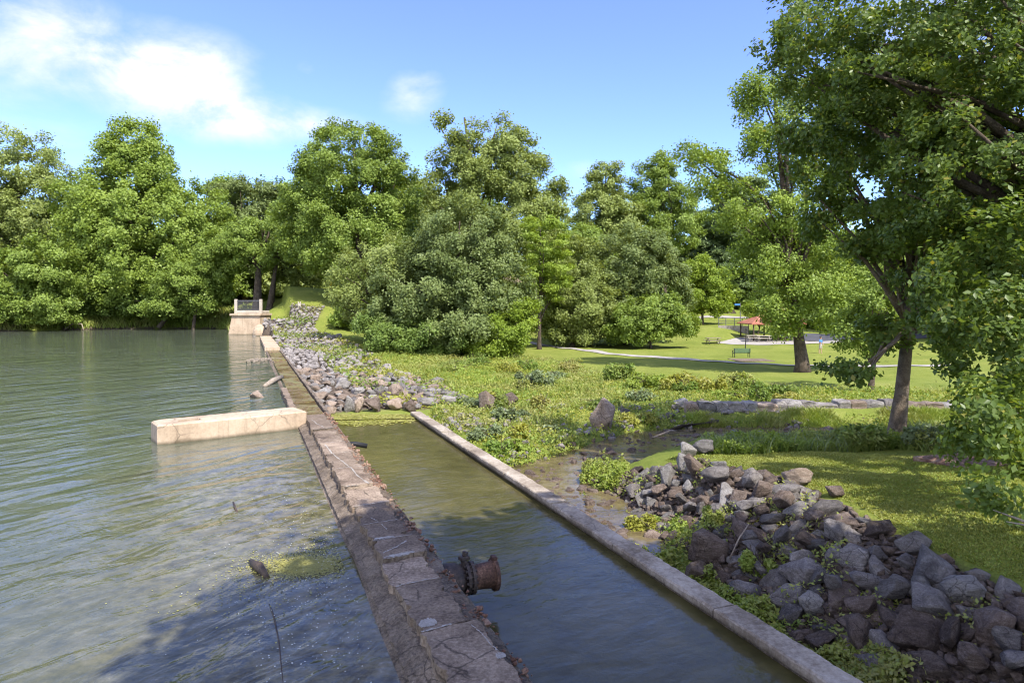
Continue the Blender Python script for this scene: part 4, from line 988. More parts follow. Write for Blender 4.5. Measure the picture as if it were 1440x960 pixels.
# the wood behind: four kinds of tree, copied along the hill
protos = []
kinds = [('leaf_mid', [(0, 0, 15, 6, 6, 8), (2, 1, 10, 6.5, 6, 5), (-3, 0, 11, 5, 5, 5), (0, -2, 7, 6, 5, 4)]),
         ('leaf_olive', [(0, 0, 17, 5, 5, 7), (1.5, 0, 12, 6, 6, 5), (-2, 1, 8, 6, 5, 5)]),
         ('leaf_dark', [(0, 0, 14, 6.5, 6, 6), (3, 0, 9, 5, 5, 5), (-3, 0, 8, 5, 5, 5)]),
         ('leaf_tulip', [(0, 0, 18, 4.5, 4.5, 7), (0, 0, 10, 6.5, 6, 6)])]
for i, (lf, lobes) in enumerate(kinds):
    Cc, Nn, cl = crown_points(lobes, 60+i, 1.5, 130, 1.5, gaps=.4)
    r = random.Random(i)
    protos.append((leaves_mesh('crown', Cc, Nn, .43, 70+i), trunk_mesh('trunk', .42, 4, 16, [tuple(cl[r.randrange(len(cl))]) for _ in range(10)], i), lf))
WL = ['mid green round crowned tree in the wood on the hill behind', 'olive green upright tree in the wood on the hill behind', 'dark green wide tree in the wood on the hill behind', 'fresh green tall narrow tree in the wood on the hill behind']
rt = random.Random(21)
spots = []
for px in range(-230, 1720, 62):
    for Y in (150, 182):
        spots.append((px+rt.uniform(-24, 24), Y+rt.uniform(-10, 12)))
for px, Y in ((1290, 96), (1360, 88), (1440, 80), (1240, 118), (1180, 128), (1330, 122), (1400, 110), (1500, 90), (-60, 118), (-150, 112), (-110, 130), (440, 128), (580, 118), (660, 116), (770, 128), (820, 118)): spots.append((px, Y))
for px, Y in spots:
    k = rt.randrange(4); x = (px-720)/F*Y; cm, tm, lf = protos[k]
    root = empty('woodland_tree', (x, Y, ter1(x, Y)-.2), rt.uniform(0, 6.28), WL[k], 'tree', 'trees of the wood behind the park')
    s = rt.uniform(.85, 1.1)*(.78 if 750 < px < 1250 else .92); root.scale = (s*rt.uniform(.9, 1.15), s*rt.uniform(.9, 1.15), s)
    link('crown', cm, M[lf], root); link('trunk', tm, M['bark'], root)

Cc, Nn, cl = crown_points([(0, 0, 2.2, 3.4, 3, 2.2), (2, .5, 1.6, 2.6, 2.4, 1.7), (-2, 0, 1.7, 2.6, 2.4, 1.8)], 90, .9, 70, 1.5, gaps=.3)
Cc, Nn = Cc[Cc[:, 2] > 0], Nn[Cc[:, 2] > 0]
shm = leaves_mesh('crown', Cc, Nn, .4, 91); stm = trunk_mesh('trunk', .12, .5, 3, [tuple(c) for c in cl[:14]], 9)
for i, px in enumerate(list(range(-200, 1700, 48))+[330, 420, 470, 560, 690, 1180, 1260, 1320, 1400]):
    Y = rt.uniform(140, 176) if i < 40 else (rt.uniform(126, 142) if px < 1000 else rt.uniform(104, 118)); x = (px+rt.uniform(-20, 20)-720)/F*Y
    lf = ('leaf_dark', 'leaf_mid', 'leaf_olive')[i % 3]
    root = empty('woodland_shrub', (x, Y, ter1(x, Y)-.1), rt.uniform(0, 6.28), {'leaf_dark': 'dark green shrub in the undergrowth of the wood behind', 'leaf_mid': 'mid green shrub in the undergrowth of the wood behind', 'leaf_olive': 'olive green shrub in the undergrowth of the wood behind'}[lf], 'shrub', 'shrubs under the trees of the wood behind')
    q = rt.uniform(.8, 1.5); root.scale = (q*1.2, q*1.2, q); link('crown', shm, M[lf], root); link('trunk', stm, M['bark'], root)
    for ch in root.children:
        if ch.name.startswith('crown'): ch.material_slots[0].link = 'OBJECT'; ch.material_slots[0].material = M[lf]

# ------------------------------------------------------------------ low vegetation
def blades(name, X, Y, Z, h, w, seed, lean=.35):
    r = np.random.default_rng(seed); n = len(X); a = r.uniform(0, 6.283, n); b = r.uniform(0, 6.283, n)
    h = h*r.uniform(.5, 1.3, n); w = w*r.uniform(.6, 1.3, n)
    B = np.stack([X, Y, Z], 1); D = np.stack([np.cos(a), np.sin(a), np.zeros(n)], 1)*w[:, None]*.5
    Ln = np.stack([np.cos(b)*lean*h, np.sin(b)*lean*h, h], 1)
    mid = B+Ln*.5*np.array([.6, .6, 1.1]); tip = B+Ln
    V = np.stack([B-D*.6, B+D*.6, mid+D, tip, mid-D], 1).reshape(-1, 3)
    return tri_blades(name, V, np.arange(n)*5)
def tri_blades(name, V, i):
    Fc = np.concatenate([np.stack([i, i+1, i+2], 1), np.stack([i, i+2, i+4], 1), np.stack([i+4, i+2, i+3], 1)])
    return np_mesh(name, V, Fc)
def region(n, poly, seed, clump=None, thr=-.1, freq=.5):
    r = np.random.default_rng(seed); pa = np.array(poly); lo, hi = pa.min(0), pa.max(0)
    X = r.uniform(lo[0], hi[0], n); Y = r.uniform(lo[1], hi[1], n); k = poly_sd(X, Y, poly) > 0; X, Y = X[k], Y[k]
    if clump is not None:
        g = np.array([mnoise.noise(Vector((x*freq, y*freq, clump))) for x, y in zip(X, Y)]); k = g > thr+r.normal(size=len(g))*.12; X, Y = X[k], Y[k]
    return X, Y
def Pxy(px, py): g = hit(px, py); return (g.x, g.y)
MEAD = [(7.8-K*29.8, 29.8), (7.8-K*27, 27), (7.8-K*22.5, 22.5)]+[Pxy(*p) for p in ((790, 655), (830, 625), (880, 612), (960, 606), (1080, 602), (1200, 603), (1340, 606), (1420, 590), (1400, 552), (1250, 550), (1100, 548), (960, 546), (860, 530), (780, 508), (700, 494), (600, 494), (515, 498), (545, 532))]+[(-6.0, 42), (-4.0, 36)]
X, Y = region(120000, MEAD, 1, 3.0, -.35, .35)
u_ = X+K*Y; k = (line_d(X, Y, CREEK) > 1.3) & (u_ > 7.85) & ~((Y > 33) & (Y < 34.9) & (X > 8)); X, Y = X[k], Y[k]
Z = ter(X, Y); hs = .10+.5*np.array([max(0, mnoise.noise(Vector((x*.42, y*.42, 9)))+.6*mnoise.noise(Vector((x*1.4, y*1.4, 9)))) for x, y in zip(X, Y)])
sel = np.random.default_rng(2).random(len(X))
for i, (lo, hi, mt, nm, lb) in enumerate(((0, .5, 'weed', 'meadow_grass', 'tall green meadow grass and weeds along the creek'), (.5, .78, 'weed_yellow', 'yellow_grass', 'yellow green grass mixed into the meadow'), (.78, 1, 'weed_dark', 'meadow_weeds', 'dark leafy weeds mixed into the meadow'))):
    k = (sel >= lo) & (sel < hi)
    tag(link(nm, blades(nm, X[k], Y[k], Z[k], hs[k]*(1 if i < 2 else .9), (.05, .045, .09)[i], 20+i, .5), M[mt]), lb, 'grass', kind='stuff')
# tall weeds on the near creek bank, edge of the lawn
BANK = [Pxy(*p) for p in ((985, 640), (1060, 640), (1180, 636), (1260, 632), (1340, 640), (1440, 640), (1440, 600), (1340, 604), (1220, 614), (1130, 622), (1040, 622), (990, 628))]
X, Y = region(26000, BANK, 3); Z = ter(X, Y)
tag(link('bank_weeds', blades('bank_weeds', X, Y, Z, .36, .04, 31, .75), M['weed_dark']), 'tall dark weeds along the near bank of the creek', 'weeds', kind='stuff')
X, Y = region(9000, BANK, 33, 5, .05, .6); Z = ter(X, Y)
tag(link('pale_bank_weeds', blades('pale_bank_weeds', X, Y, Z, .5, .04, 32, .5), M['weed_pale']), 'pale feathery weeds along the near bank of the creek', 'weeds', kind='stuff')
leafy_later = True
# mown lawn on the right
LAWN = [Pxy(*p) for p in ((935, 648), (985, 632), (1060, 640), (1180, 636), (1340, 642), (1440, 645))]+[(20, 20), (20, 8), (9.5, 8)]+[Pxy(*p) for p in ((1440, 820), (1330, 780), (1270, 750), (1210, 715), (1080, 670), (1010, 660))]
X, Y = region(330000, LAWN, 4); Z = ter(X, Y)
sel = np.random.default_rng(5).random(len(X))
k = sel < .7
tag(link('lawn_grass', blades('lawn_grass', X[k], Y[k], Z[k], .034, .022, 34, .9), M['lawn_blade']), 'short mown grass of the lawn on the right', 'grass', kind='stuff')
k = ~k
tag(link('lawn_clover', blades('lawn_clover', X[k], Y[k], Z[k], .032, .03, 35, 1.0), M['weed']), 'darker clover mixed into the lawn on the right', 'grass', kind='stuff')
# leafy ground cover between pool wall and rock heap
def leafy(name, poly, n, seed, size, hgt, mat, label, thr=-.05, freq=.9, avoid_creek=.6, umin=0):
    X, Y = region(n, poly, seed, seed*1.7, thr, freq); u_ = X+K*Y
    k = (line_d(X, Y, CREEK) > avoid_creek) & ((u_ > 7.8) | (Y > 30.5)) & ((u_ > umin) | (Y > 62)) & ~((Y > 32.7) & (Y < 34.8) & (X > 8)); X, Y = X[k], Y[k]
    if len(X) == 0: return
    r = np.random.default_rng(seed); Z = ter(X, Y)
    mound = np.array([max(.12, .6+mnoise.noise(Vector((x*1.6, y*1.6, seed)))+.9*mnoise.noise(Vector((x*.42, y*.42, seed+5)))) for x, y in zip(X, Y)])
    Cc = np.stack([X, Y, Z+.02+hgt*mound*r.random(len(X))**.6], 1)
    tag(link(name, leaves_mesh(name, Cc, r.normal(size=(len(X), 3))*.6+np.array([0, 0, .9]), size, seed, 1.9), M[mat]), label, 'plants', kind='stuff')
NEARB = [Pxy(*p) for p in ((838, 706), (905, 735), (960, 735), (985, 800), (1040, 850), (1110, 865), (1200, 900), (1280, 945))]+[(6.4, 8), (4.9, 7.2), (7.8-K*9, 9), (7.8-K*21, 21)]
leafy('ground_cover', NEARB, 170000, 6, .07, .34, 'weed', 'green leafy ground cover between the pool wall and the rock heap', -.25, .9, 1.0)
leafy('dark_ground_cover', NEARB, 36000, 7, .06, .2, 'weed_dark', 'dark leafy ground cover between the pool wall and the rock heap', -.4)
leafy('yellow_ground_cover', NEARB, 24000, 8, .05, .25, 'weed_yellow', 'yellow green sprigs in the ground cover by the pool wall', .12)
leafy('rock_weeds', PILE, 46000, 9, .06, .34, 'weed', 'green weeds growing up between the heaped rocks', .28, .8)
leafy('riprap_weeds', RIP, 90000, 10, .15, .5, 'weed_yellow', 'yellow green weeds growing on the stony slope by the dam', .14, .22, 0, 6.0)
leafy('riprap_dark_weeds', RIP, 70000, 12, .16, .5, 'weed_dark', 'dark weeds growing on the stony slope by the dam', .14, .18, 0, 6.0)
leafy('creek_plants', [Pxy(*p) for p in ((820, 665), (850, 645), (885, 660), (870, 690), (840, 700), (815, 690))], 16000, 11, .08, .5, 'weed', 'bright leafy plants in the creek beside the rock heap', -.3, .9, .2)
leafy('bank_herbs', BANK, 60000, 18, .09, .5, 'weed', 'leafy herbs along the near bank of the creek', -.2, .5, .8)
X, Y = region(30000, [(8.3, 31.9), (25, 31.6), (25, 33.1), (8.3, 33.3)], 37, 6, -.15, .5); Z = ter(X, Y)
tag(link('streamside_grass', blades('streamside_grass', X, Y, Z, .30, .035, 38, .7), M['weed']), 'green grass growing at the foot of the block wall', 'grass', kind='stuff')
leafy('meadow_plants', MEAD, 150000, 14, .10, .42, 'weed', 'leafy plants scattered through the meadow', -.08, .45, 1.2)
leafy('meadow_herbs', MEAD, 110000, 16, .09, .36, 'weed_yellow', 'yellow green herbs scattered through the meadow', .0, .6, 1.2)
leafy('dark_meadow_herbs', MEAD, 50000, 17, .10, .5, 'weed_dark', 'dark green herbs scattered through the meadow', .12, .4, 1.2)
SHORE = [(-100, 82), (-84, 88), (-72, 105), (-61, 113), (-49, 113), (-43, 106), (-40.2, 99), (-38.6, 93), (-38.4, 99), (-40, 108), (-46, 118), (-62, 119), (-77, 111), (-92, 92)]
X, Y = region(60000, SHORE, 15); Z = ter(X, Y); k = Z > .01; X, Y, Z = X[k], Y[k], Z[k]
tag(link('shore_grass', blades('shore_grass', X, Y, Z, .95, .15, 36, .55), M['weed']), 'tall bright grass along the far shore of the lake', 'grass', kind='stuff')

def weed_bush(name, label, px, py, w, h, mat, seed, size=.14, n=1600, group=None):
    g = hit(px, py); k = g.y/F; rx, rz = w*k/2, h*k
    r = np.random.default_rng(seed); n = int(n*1.5); nb_ = 9; bl = np.stack([r.normal(size=nb_)*rx*.42, r.normal(size=nb_)*rx*.32, rz*r.uniform(.12, .62, nb_)], 1); br_ = r.uniform(.22, .5, nb_); j = r.integers(nb_, size=n)
    d = r.normal(size=(n, 3)); d /= np.linalg.norm(d, axis=1)[:, None]; q = r.uniform(.2, 1.1, n)**.6
    Cc = bl[j]+d*(q*br_[j])[:, None]*np.array([rx, rx*.9, rz*.9]); d = d[Cc[:, 2] > .02]; Cc = Cc[Cc[:, 2] > .02]
    root = empty(name, g, 0, label, 'bush', group)
    link('foliage', leaves_mesh('foliage', Cc, r.normal(size=Cc.shape)*.6+d[:len(Cc)]*.5+np.array([0, 0, .6]), size, seed, 2.2), M[mat], root)
    bm = bmesh.new()
    for i in range(9): add_tube(bm, [(r.normal()*.05, r.normal()*.05, -.05), (r.normal()*rx*.25, r.normal()*rx*.25, rz*.4), (r.normal()*rx*.5, r.normal()*rx*.4, rz*.85)], [.02, .015, .006], 5)
    link('stems', bm_mesh('stems', bm), M['bark'], root)
weed_bush('weed_bush', 'rounded grey green bush in the meadow below the middle trees', 752, 545, 50, 30, 'weed_pale', 201)
weed_bush('weed_bush', 'tall dark bush in the meadow below the footpath', 868, 535, 44, 28, 'weed_dark', 202)
weed_bush('weed_bush', 'light green bush right of the tall dark meadow bush', 905, 545, 50, 24, 'weed', 203)
weed_bush('weed_bush', 'bright yellow green bush in the meadow in front of the bench', 960, 548, 60, 26, 'weed_yellow', 204)
weed_bush('weed_bush', 'bright green bush in the meadow left of the thick trunk', 1030, 548, 56, 26, 'weed', 205)
weed_bush('weed_bush', 'dark bush growing below the thick straight trunk', 1090, 558, 60, 24, 'weed_dark', 206)
weed_bush('weed_bush', 'bright bush on top of the block wall', 1110, 566, 40, 16, 'weed_yellow', 207)
weed_bush('weed_bush', 'leafy bush beside the leaning trunk on the lawn edge', 1215, 632, 70, 34, 'weed_dark', 208, .12)
weed_bush('weed_bush', 'pale bush right of the leaning trunk', 1310, 632, 60, 40, 'weed_pale', 209, .12)
weed_bush('weed_bush', 'small fern like bush growing among the shaded rocks', 1000, 748, 34, 36, 'weed', 210, .07, 900)
weed_bush('weed_bush', 'yellow green bush beside the coping of the pool wall', 912, 752, 46, 26, 'weed_yellow', 211, .07, 1500)
weed_bush('weed_bush', 'bright green bush between two big rocks near the pool wall', 1065, 815, 56, 50, 'weed', 212, .065, 1500)

rm_ = random.Random(77); made = 0
while made < 30:
    px, py = rm_.uniform(640, 1160), rm_.uniform(512, 640); g = hit(px, py)
    if poly_sd(np.array([g.x]), np.array([g.y]), MEAD)[0] < .5 or line_d(np.array([g.x]), np.array([g.y]), CREEK)[0] < 1.6 or (32.3 < g.y < 35 and g.x > 7): continue
    mt = ('weed', 'weed_dark', 'weed_pale', 'weed_yellow')[made % 4]
    weed_bush('weed_clump', {'weed': 'ragged green weed clump standing up out of the meadow', 'weed_dark': 'ragged dark green weed clump standing up out of the meadow', 'weed_pale': 'ragged pale grey green weed clump standing up out of the meadow', 'weed_yellow': 'ragged yellow green weed clump standing up out of the meadow'}[mt], px, py, rm_.uniform(22, 50), rm_.uniform(12, 26), mt, 400+made, .11, 700, 'weed clumps scattered through the meadow'); made += 1

# ------------------------------------------------------------------ floating algae and driftwood in the lake
def mat_float(name, label, pts, mat, size, z, seed, cat='algae'):
    r = np.random.default_rng(seed); Cs = []
    for (px, py, sx, sy, n) in pts:
        c = PZ(px, py, z); Cs.append(np.stack([c[0]+r.normal(size=n)*sx, c[1]+r.normal(size=n)*sy, np.full(n, z)+r.random(n)*.01], 1))
    Cs = np.concatenate(Cs); k = Cs[:, 0]+K*Cs[:, 1] < 1.5 if z > -.5 else np.ones(len(Cs), bool); Cs = Cs[k]
    tag(link(name, leaves_mesh(name, Cs, r.normal(size=Cs.shape)*.12+np.array([0, 0, 1]), size, seed, 1.2), M[mat]), label, cat, kind='stuff')
mat_float('algae', 'yellow green algae floating on the lake near the dam', [(432, 795, .24, .2, 4200), (415, 792, .42, .25, 1500), (385, 812, .4, .4, 260), (450, 772, .25, .4, 300), (335, 850, .7, .4, 120), (455, 700, .5, 1.2, 160)], 'algae', .032, .012, 301)
mat_float('floating_specks', 'pale specks of foam and petals floating on the lake', [(450, 830, .7, .9, 170), (480, 900, .5, .7, 170), (430, 760, .6, 1.1, 110), (470, 680, .5, 1.5, 60), (470, 760, .2, 1.0, 220)], 'foam', .024, .014, 302, 'foam')
r = np.random.default_rng(303); n = 16000; Yp = r.uniform(26.4, 30.4, n); up_ = r.uniform(2.95, 7.35, n)
edge_ = 28.5-.8*np.sin((up_-3)*.9)+.5*np.array([mnoise.noise(Vector((a_*1.1, b_*1.1, 3)))+.8*mnoise.noise(Vector((a_*3.5, b_*3.5, 4))) for a_, b_ in zip(up_, Yp)])
k = Yp > edge_+r.normal(size=n)*.16; up_, Yp = up_[k], Yp[k]; zz = np.maximum(ter(up_-K*Yp, Yp)+.01, -.888)
Cs = np.stack([up_-K*Yp, Yp, zz+r.random(len(up_))*.012], 1)
sel_ = r.random(len(Cs)) < .6
for nm, kk, mt, lb in (('pool_algae', sel_, 'algae', 'yellow green scum floating at the head of the pool'), ('pool_duckweed', ~sel_, 'weed_yellow', 'green duckweed mixed in the scum at the head of the pool')):
    tag(link(nm, leaves_mesh(nm, Cs[kk], r.normal(size=Cs[kk].shape)*.15+np.array([0, 0, 1]), .10, 303, 1.3), M[mt]), lb, 'algae', kind='stuff')

def stick(name, label, pts, radii, mat, cat='driftwood', leaves=None):
    bm = bmesh.new(); add_tube(bm, pts, radii, 8)
    o = link(name, bm_mesh(name, bm), M[mat], None, True); return tag(o, label, cat)
p1, p2, p3, p4 = [Vector(PZ(*p)) for p in ((398, 960, -.005), (392, 900, .004), (385, 865, .012), (374, 838, -.02))]
stick('sunken_branch', 'long thin dark branch lying in the shaded shallows of the lake', [p1, p2, p3, p4], [.006, .008, .009, .006], 'wetwood')
a, b, c = [Vector(PZ(*p)) for p in ((352, 790, -.02), (364, 796, .07), (376, 812, .0))]
stick('floating_snag', 'short purple brown snag with algae poking out of the lake', [a, b, c], [.05, .075, .04], 'wetwood')
a, b = Vector(PZ(328, 706, .06)), Vector(PZ(335, 724, -.03))
stick('floating_stick', 'small upright stick in the lake in front of the pier', [a, b], [.018, .022], 'wetwood')
a, b = Vector(PZ(372, 543, .03)), Vector(PZ(396, 530, .12))
stick('drift_log', 'short pale log lodged against the dam behind the pier', [a, a.lerp(b, .5)+Vector((0, 0, .06)), b], [.10, .14, .12], 'deadwood')
hero_m = RS[5]
rock('lake_rock', RM[4], PZ(364, 556, .06), (.45, .42, .40), (.1, .1, .4), 'rock_tan', 'tan rock just breaking the water behind the pier', 'rock')
bm = bmesh.new(); r = random.Random(8); c0 = Vector(PZ(374, 507, .05))
for i in range(30):
    s = Vector((r.uniform(-1.2, .9), r.uniform(-1.2, 1.2), r.uniform(-.04, .08))); d = Vector((r.uniform(-1, 1), r.uniform(-1, 1), r.uniform(-.06, .2)))*.5
    add_tube(bm, [c0+s-d, c0+s+Vector((0, 0, .05)), c0+s+d], [.03, .035, .012], 5)
tag(link('drift_pile', bm_mesh('drift_pile', bm), M['deadwood']), 'tangle of dry driftwood twigs caught against the far part of the dam', 'driftwood')
# logs and sticks by the creek
a, b, c = hit(905, 622), hit(960, 606), hit(1010, 600)
stick('fallen_log', 'dark fallen log lying across the creek stones', [a+Vector((0, 0, .12)), b+Vector((0, 0, .2)), c+Vector((0, 0, .18))], [.06, .085, .09], 'wetwood', 'log')
a, b, c = hit(905, 622), hit(940, 617), hit(975, 614)
stick('fallen_branch', 'pale bent branch lying on the creek stones', [a+Vector((.2, -.3, .2)), b+Vector((0, -.3, .42)), c+Vector((0, -.3, .3))], [.03, .05, .04], 'deadwood', 'branch')
a, b = hit(1026, 798), hit(1053, 770)
stick('dry_stick', 'pale dry stick leaning on the rocks near the pool wall', [a+Vector((0, 0, .15)), a.lerp(b, .5)+Vector((0, 0, .4)), b+Vector((0, 0, .5))], [.014, .018, .01], 'deadwood', 'stick')
bm = bmesh.new(); q = Vector(PD(1462, 742, 11.0)); e = Vector(PD(1397, 717, 10.9)); add_tube(bm, [q, q.lerp(e, .5)+Vector((0, 0, .01)), e], [.03, .02, .006], 6)
e2 = Vector(PD(1415, 733, 10.8)); add_tube(bm, [q, q.lerp(e2, .5), e2], [.025, .018, .006], 6)
dead = link('dead_branch', bm_mesh('dead_branch', bm), M['deadwood']); near_tree = [t for t in TREES if t.name.startswith('shade_tree')][0]
dead.parent = near_tree; dead.matrix_parent_inverse = Matrix.Translation(-Vector(near_tree.location))
# bare wind-bent trunk at the left shore, pale bent snag
a = Vector((-57.5, 111, .2)); stick('leaning_snag', 'bare leaning trunk on the far lake shore', [a, a+Vector((1, 1, 1.8)), a+Vector((2.2, 2, 3.6))], [.4, .32, .26], 'bark_pale', 'trunk')
a = Vector((-69.5, 106, .05)); stick('arched_branch', 'pale arched branch at the waterline of the far left shore', [a, a+Vector((1.2, .2, 1.0)), a+Vector((2.6, .2, .9)), a+Vector((3.2, -.4, .0))], [.12, .12, .1, .08], 'deadwood', 'branch')

# ------------------------------------------------------------------ the park: path, plaza, furniture
def ribbon(name, pts, w, mat, label, dz=.035, cat='path'):
    P_ = []
    for a, b in zip(pts[:-1], pts[1:]):
        for k in range(14): P_.append(Vector(a).lerp(Vector(b), k/14))
    P_.append(Vector(pts[-1])); bm = bmesh.new(); prev = None
    for i, p in enumerate(P_):
        t = (P_[min(i+2, len(P_)-1)]-P_[max(i-2, 0)]); t.z = 0; t.normalize(); n = Vector((-t.y, t.x, 0))*w/2; row = []
        for s in (1, .33, -.33, -1):
            q = p+n*s; row.append(bm.verts.new((q.x, q.y, ter1(q.x, q.y)+dz)))
        if prev:
            for k in range(3): bm.faces.new((prev[k], prev[k+1], row[k+1], row[k]))
        prev = row
    return tag(link(name, bm_mesh(name, bm), M[mat]), label, cat, kind='structure')
ribbon('footpath', [hit(*p) for p in ((690, 474), (738, 480), (790, 489), (860, 498), (940, 504), (1030, 510), (1120, 514), (1200, 515), (1340, 514))], 1.6, 'pathmat', 'pale footpath curving along the picnic lawn', .05)
ribbon('upper_path', [hit(*p) for p in ((955, 449), (1000, 446), (1050, 447), (1140, 452))], 2.4, 'pathmat', 'pale upper path beyond the railing', .06)
ribbon('plaza', [hit(*p) for p in ((1025, 478), (1075, 483), (1130, 481), (1190, 478))], 7.0, 'pathmat', 'pale paved plaza around the picnic shelter', .05)
ribbon('road', [hit(*p) for p in ((1110, 477), (1180, 474), (1260, 474), (1400, 474))], 8.0, 'asphalt', 'dark asphalt road behind the thick trunk', .09)
ribbon('gravel_path', [hit(*p) for p in ((1165, 456), (1200, 464), (1240, 468))], 3.0, 'pathmat', 'pale gravel path climbing beyond the road', .12)
g = hit(1056, 507)
def slab_on(name, g, w, d, mat, label, rz=0, dz=.07):
    bm = bmesh.new(); add_box(bm, (g.x, g.y, g.z+dz-.1), (w, d, .2), rz, bevel=.01)
    return tag(link(name, bm_mesh(name, bm), M[mat]), label, 'pavement', kind='structure')
slab_on('bench_pavement', g, 3.4, 3.0, 'slab', 'small brown paved pad in front of the park bench', dz=.09)
slab_on('brick_pavement', hit(1350, 650), 1.7, 1.5, 'rubble', 'reddish paved pad at the far edge of the near lawn', .3)

g = hit(1045, 503); bench = empty('park_bench', g+Vector((0, .3, 0)), R(2), 'green slatted park bench beside the footpath', 'bench')
box_obj('seat', M['bench_green'], bench, [((0, .1+.11*k, .45), (1.66, .09, .035)) for k in range(4)])
box_obj('backrest', M['bench_green'], bench, [((0, -.02, .55+.105*k), (1.66, .035, .09)) for k in range(4)])
for s in (-.76, .76): box_obj('leg', M['black'], bench, [((s, -.02, .45), (.05, .06, .9)), ((s, .46, .22), (.05, .06, .44)), ((s, .22, .42), (.05, .5, .04))])
for s in (-.8, .8): box_obj('armrest', M['black'], bench, [((s, .22, .66), (.05, .46, .04)), ((s, .44, .55), (.05, .05, .2))])
def picnic(g, rz, label, mat='wood', s=1.0):
    t = empty('picnic_table', g, rz, label, 'picnic table'); t.scale = (s, s, s)
    box_obj('tabletop', M[mat], t, [((0, -.3+.15*k, .75), (1.85, .14, .045)) for k in range(5)])
    for y in (-.72, .72): box_obj('seat', M[mat], t, [((0, y-.075, .45), (1.85, .13, .04)), ((0, y+.075, .45), (1.85, .13, .04))])
    for x in (-.65, .65):
        bm = bmesh.new(); add_tube(bm, [(x, -.55, 0), (x, -.2, .72)], [.045, .045], 4); add_tube(bm, [(x, .55, 0), (x, .2, .72)], [.045, .045], 4); add_box(bm, (x, 0, .40), (.05, 1.6, .09)); add_box(bm, (x, 0, .69), (.05, .8, .07))
        link('leg', bm_mesh('leg', bm), M[mat], t)
    return t
picnic(hit(1004, 484)+Vector((0, .4, 0)), R(4), 'weathered wooden picnic table alone on the sunny lawn', 'wood', 1.05)
g = hit(1058, 481); g.z += .06; picnic(g, R(6), 'grey picnic table on the plaza at the left post of the shelter', 'khaki')
g = hit(1074, 481); g.z += .06; picnic(g, R(-4), 'grey picnic table on the plaza under the middle of the shelter', 'khaki')
# picnic shelter with red roof
g = hit(1084, 478); sh = empty('picnic_shelter', g, R(3), 'picnic shelter with an orange red roof behind the thick trunk', 'shelter')
bm = bmesh.new(); e = [bm.verts.new(p) for p in ((-3.7, -2.6, 2.25), (3.7, -2.6, 2.25), (3.7, 2.6, 2.25), (-3.7, 2.6, 2.25))]; e2 = [bm.verts.new(p) for p in ((-3.7, -2.6, 2.12), (3.7, -2.6, 2.12), (3.7, 2.6, 2.12), (-3.7, 2.6, 2.12))]
rd = [bm.verts.new((-1.6, 0, 3.35)), bm.verts.new((1.6, 0, 3.35))]
bm.faces.new((e[0], e[1], rd[1], rd[0])); bm.faces.new((e[2], e[3], rd[0], rd[1])); bm.faces.new((e[1], e[2], rd[1])); bm.faces.new((e[3], e[0], rd[0]))
for k in range(4): bm.faces.new((e2[k], e2[(k+1) % 4], e[(k+1) % 4], e[k]))
bm.faces.new(e2[::-1]); link('roof', bm_mesh('roof', bm), M['roof_red'], sh)
for x, y in ((-3.3, -2.2), (0, -2.2), (3.3, -2.2), (-3.3, 2.2), (0, 2.2), (3.3, 2.2)):
    bm = bmesh.new(); add_cyl(bm, (x, y, 0), (x, y, 2.14), .11, .09); link('post', bm_mesh('post', bm), M['bark'], sh)
box_obj('stone_pier', M['stonework'], sh, [((2.4, -2.0, .9), (.8, .5, 1.8))], .03)
# slim pole between bench and shelter
g = hit(1048, 491); pole = empty('lawn_pole', g, 0, 'thin dark pole on the lawn just behind the park bench', 'pole')
bm = bmesh.new(); add_cyl(bm, (0, 0, -.1), (.12, 0, 2.2), .055, .04); link('shaft', bm_mesh('shaft', bm), M['black'], pole)
bm = bmesh.new(); add_box(bm, (.12, 0, 2.28), (.14, .14, .16), .2, bevel=.02); link('cap', bm_mesh('cap', bm), M['black'], pole)
# curved stone retaining wall and railing
pts = [PD(px, py, Y) for px, py, Y in ((1010, 462, 99.2), (1020, 464, 98.8), (1032, 467, 98.2), (1043, 471, 97.4), (1052, 474, 96.4))]
rw = empty('retaining_wall', pts[2], 0, 'curved stone retaining wall falling away behind the picnic table', 'wall'); inv = Matrix.Translation(-Vector(pts[2]))
bm = bmesh.new(); prev = None; ztop = [.85, .85, .85, .85, .85]
tz = max(p[2] for p in pts)+.45
for i, p in enumerate(pts):
    r_ = [bm.verts.new((p[0], p[1], p[2]-1.5)), bm.verts.new((p[0], p[1], tz)), bm.verts.new((p[0]+.3, p[1]+.5, tz)), bm.verts.new((p[0]+.3, p[1]+.5, p[2]-1.5))]
    if prev:
        for k in range(4): bm.faces.new((prev[k], prev[(k+1) % 4], r_[(k+1) % 4], r_[k]))
    else: bm.faces.new(r_)
    prev = r_
bm.faces.new(prev[::-1]); o = link('stone_face', bm_mesh('stone_face', bm), M['stonework'], rw); o.matrix_parent_inverse = inv
rl = empty('metal_railing', (pts[2][0], pts[2][1], tz), 0, 'thin metal railing along the top of the curved retaining wall', 'railing'); inv = Matrix.Translation(-Vector(rl.location))
bm = bmesh.new()
for zz in (.35, .7, 1.1): add_tube(bm, [(p[0]+.15, p[1]+.25, tz+zz) for p in pts], [.03]*5, 6)
o = link('rails', bm_mesh('rails', bm), M['rail'], rl); o.matrix_parent_inverse = inv
for p in pts:
    bm = bmesh.new(); add_cyl(bm, (p[0]+.15, p[1]+.25, tz-.02), (p[0]+.15, p[1]+.25, tz+1.14), .05); o = link('post', bm_mesh('post', bm), M['rail'], rl); o.matrix_parent_inverse = inv
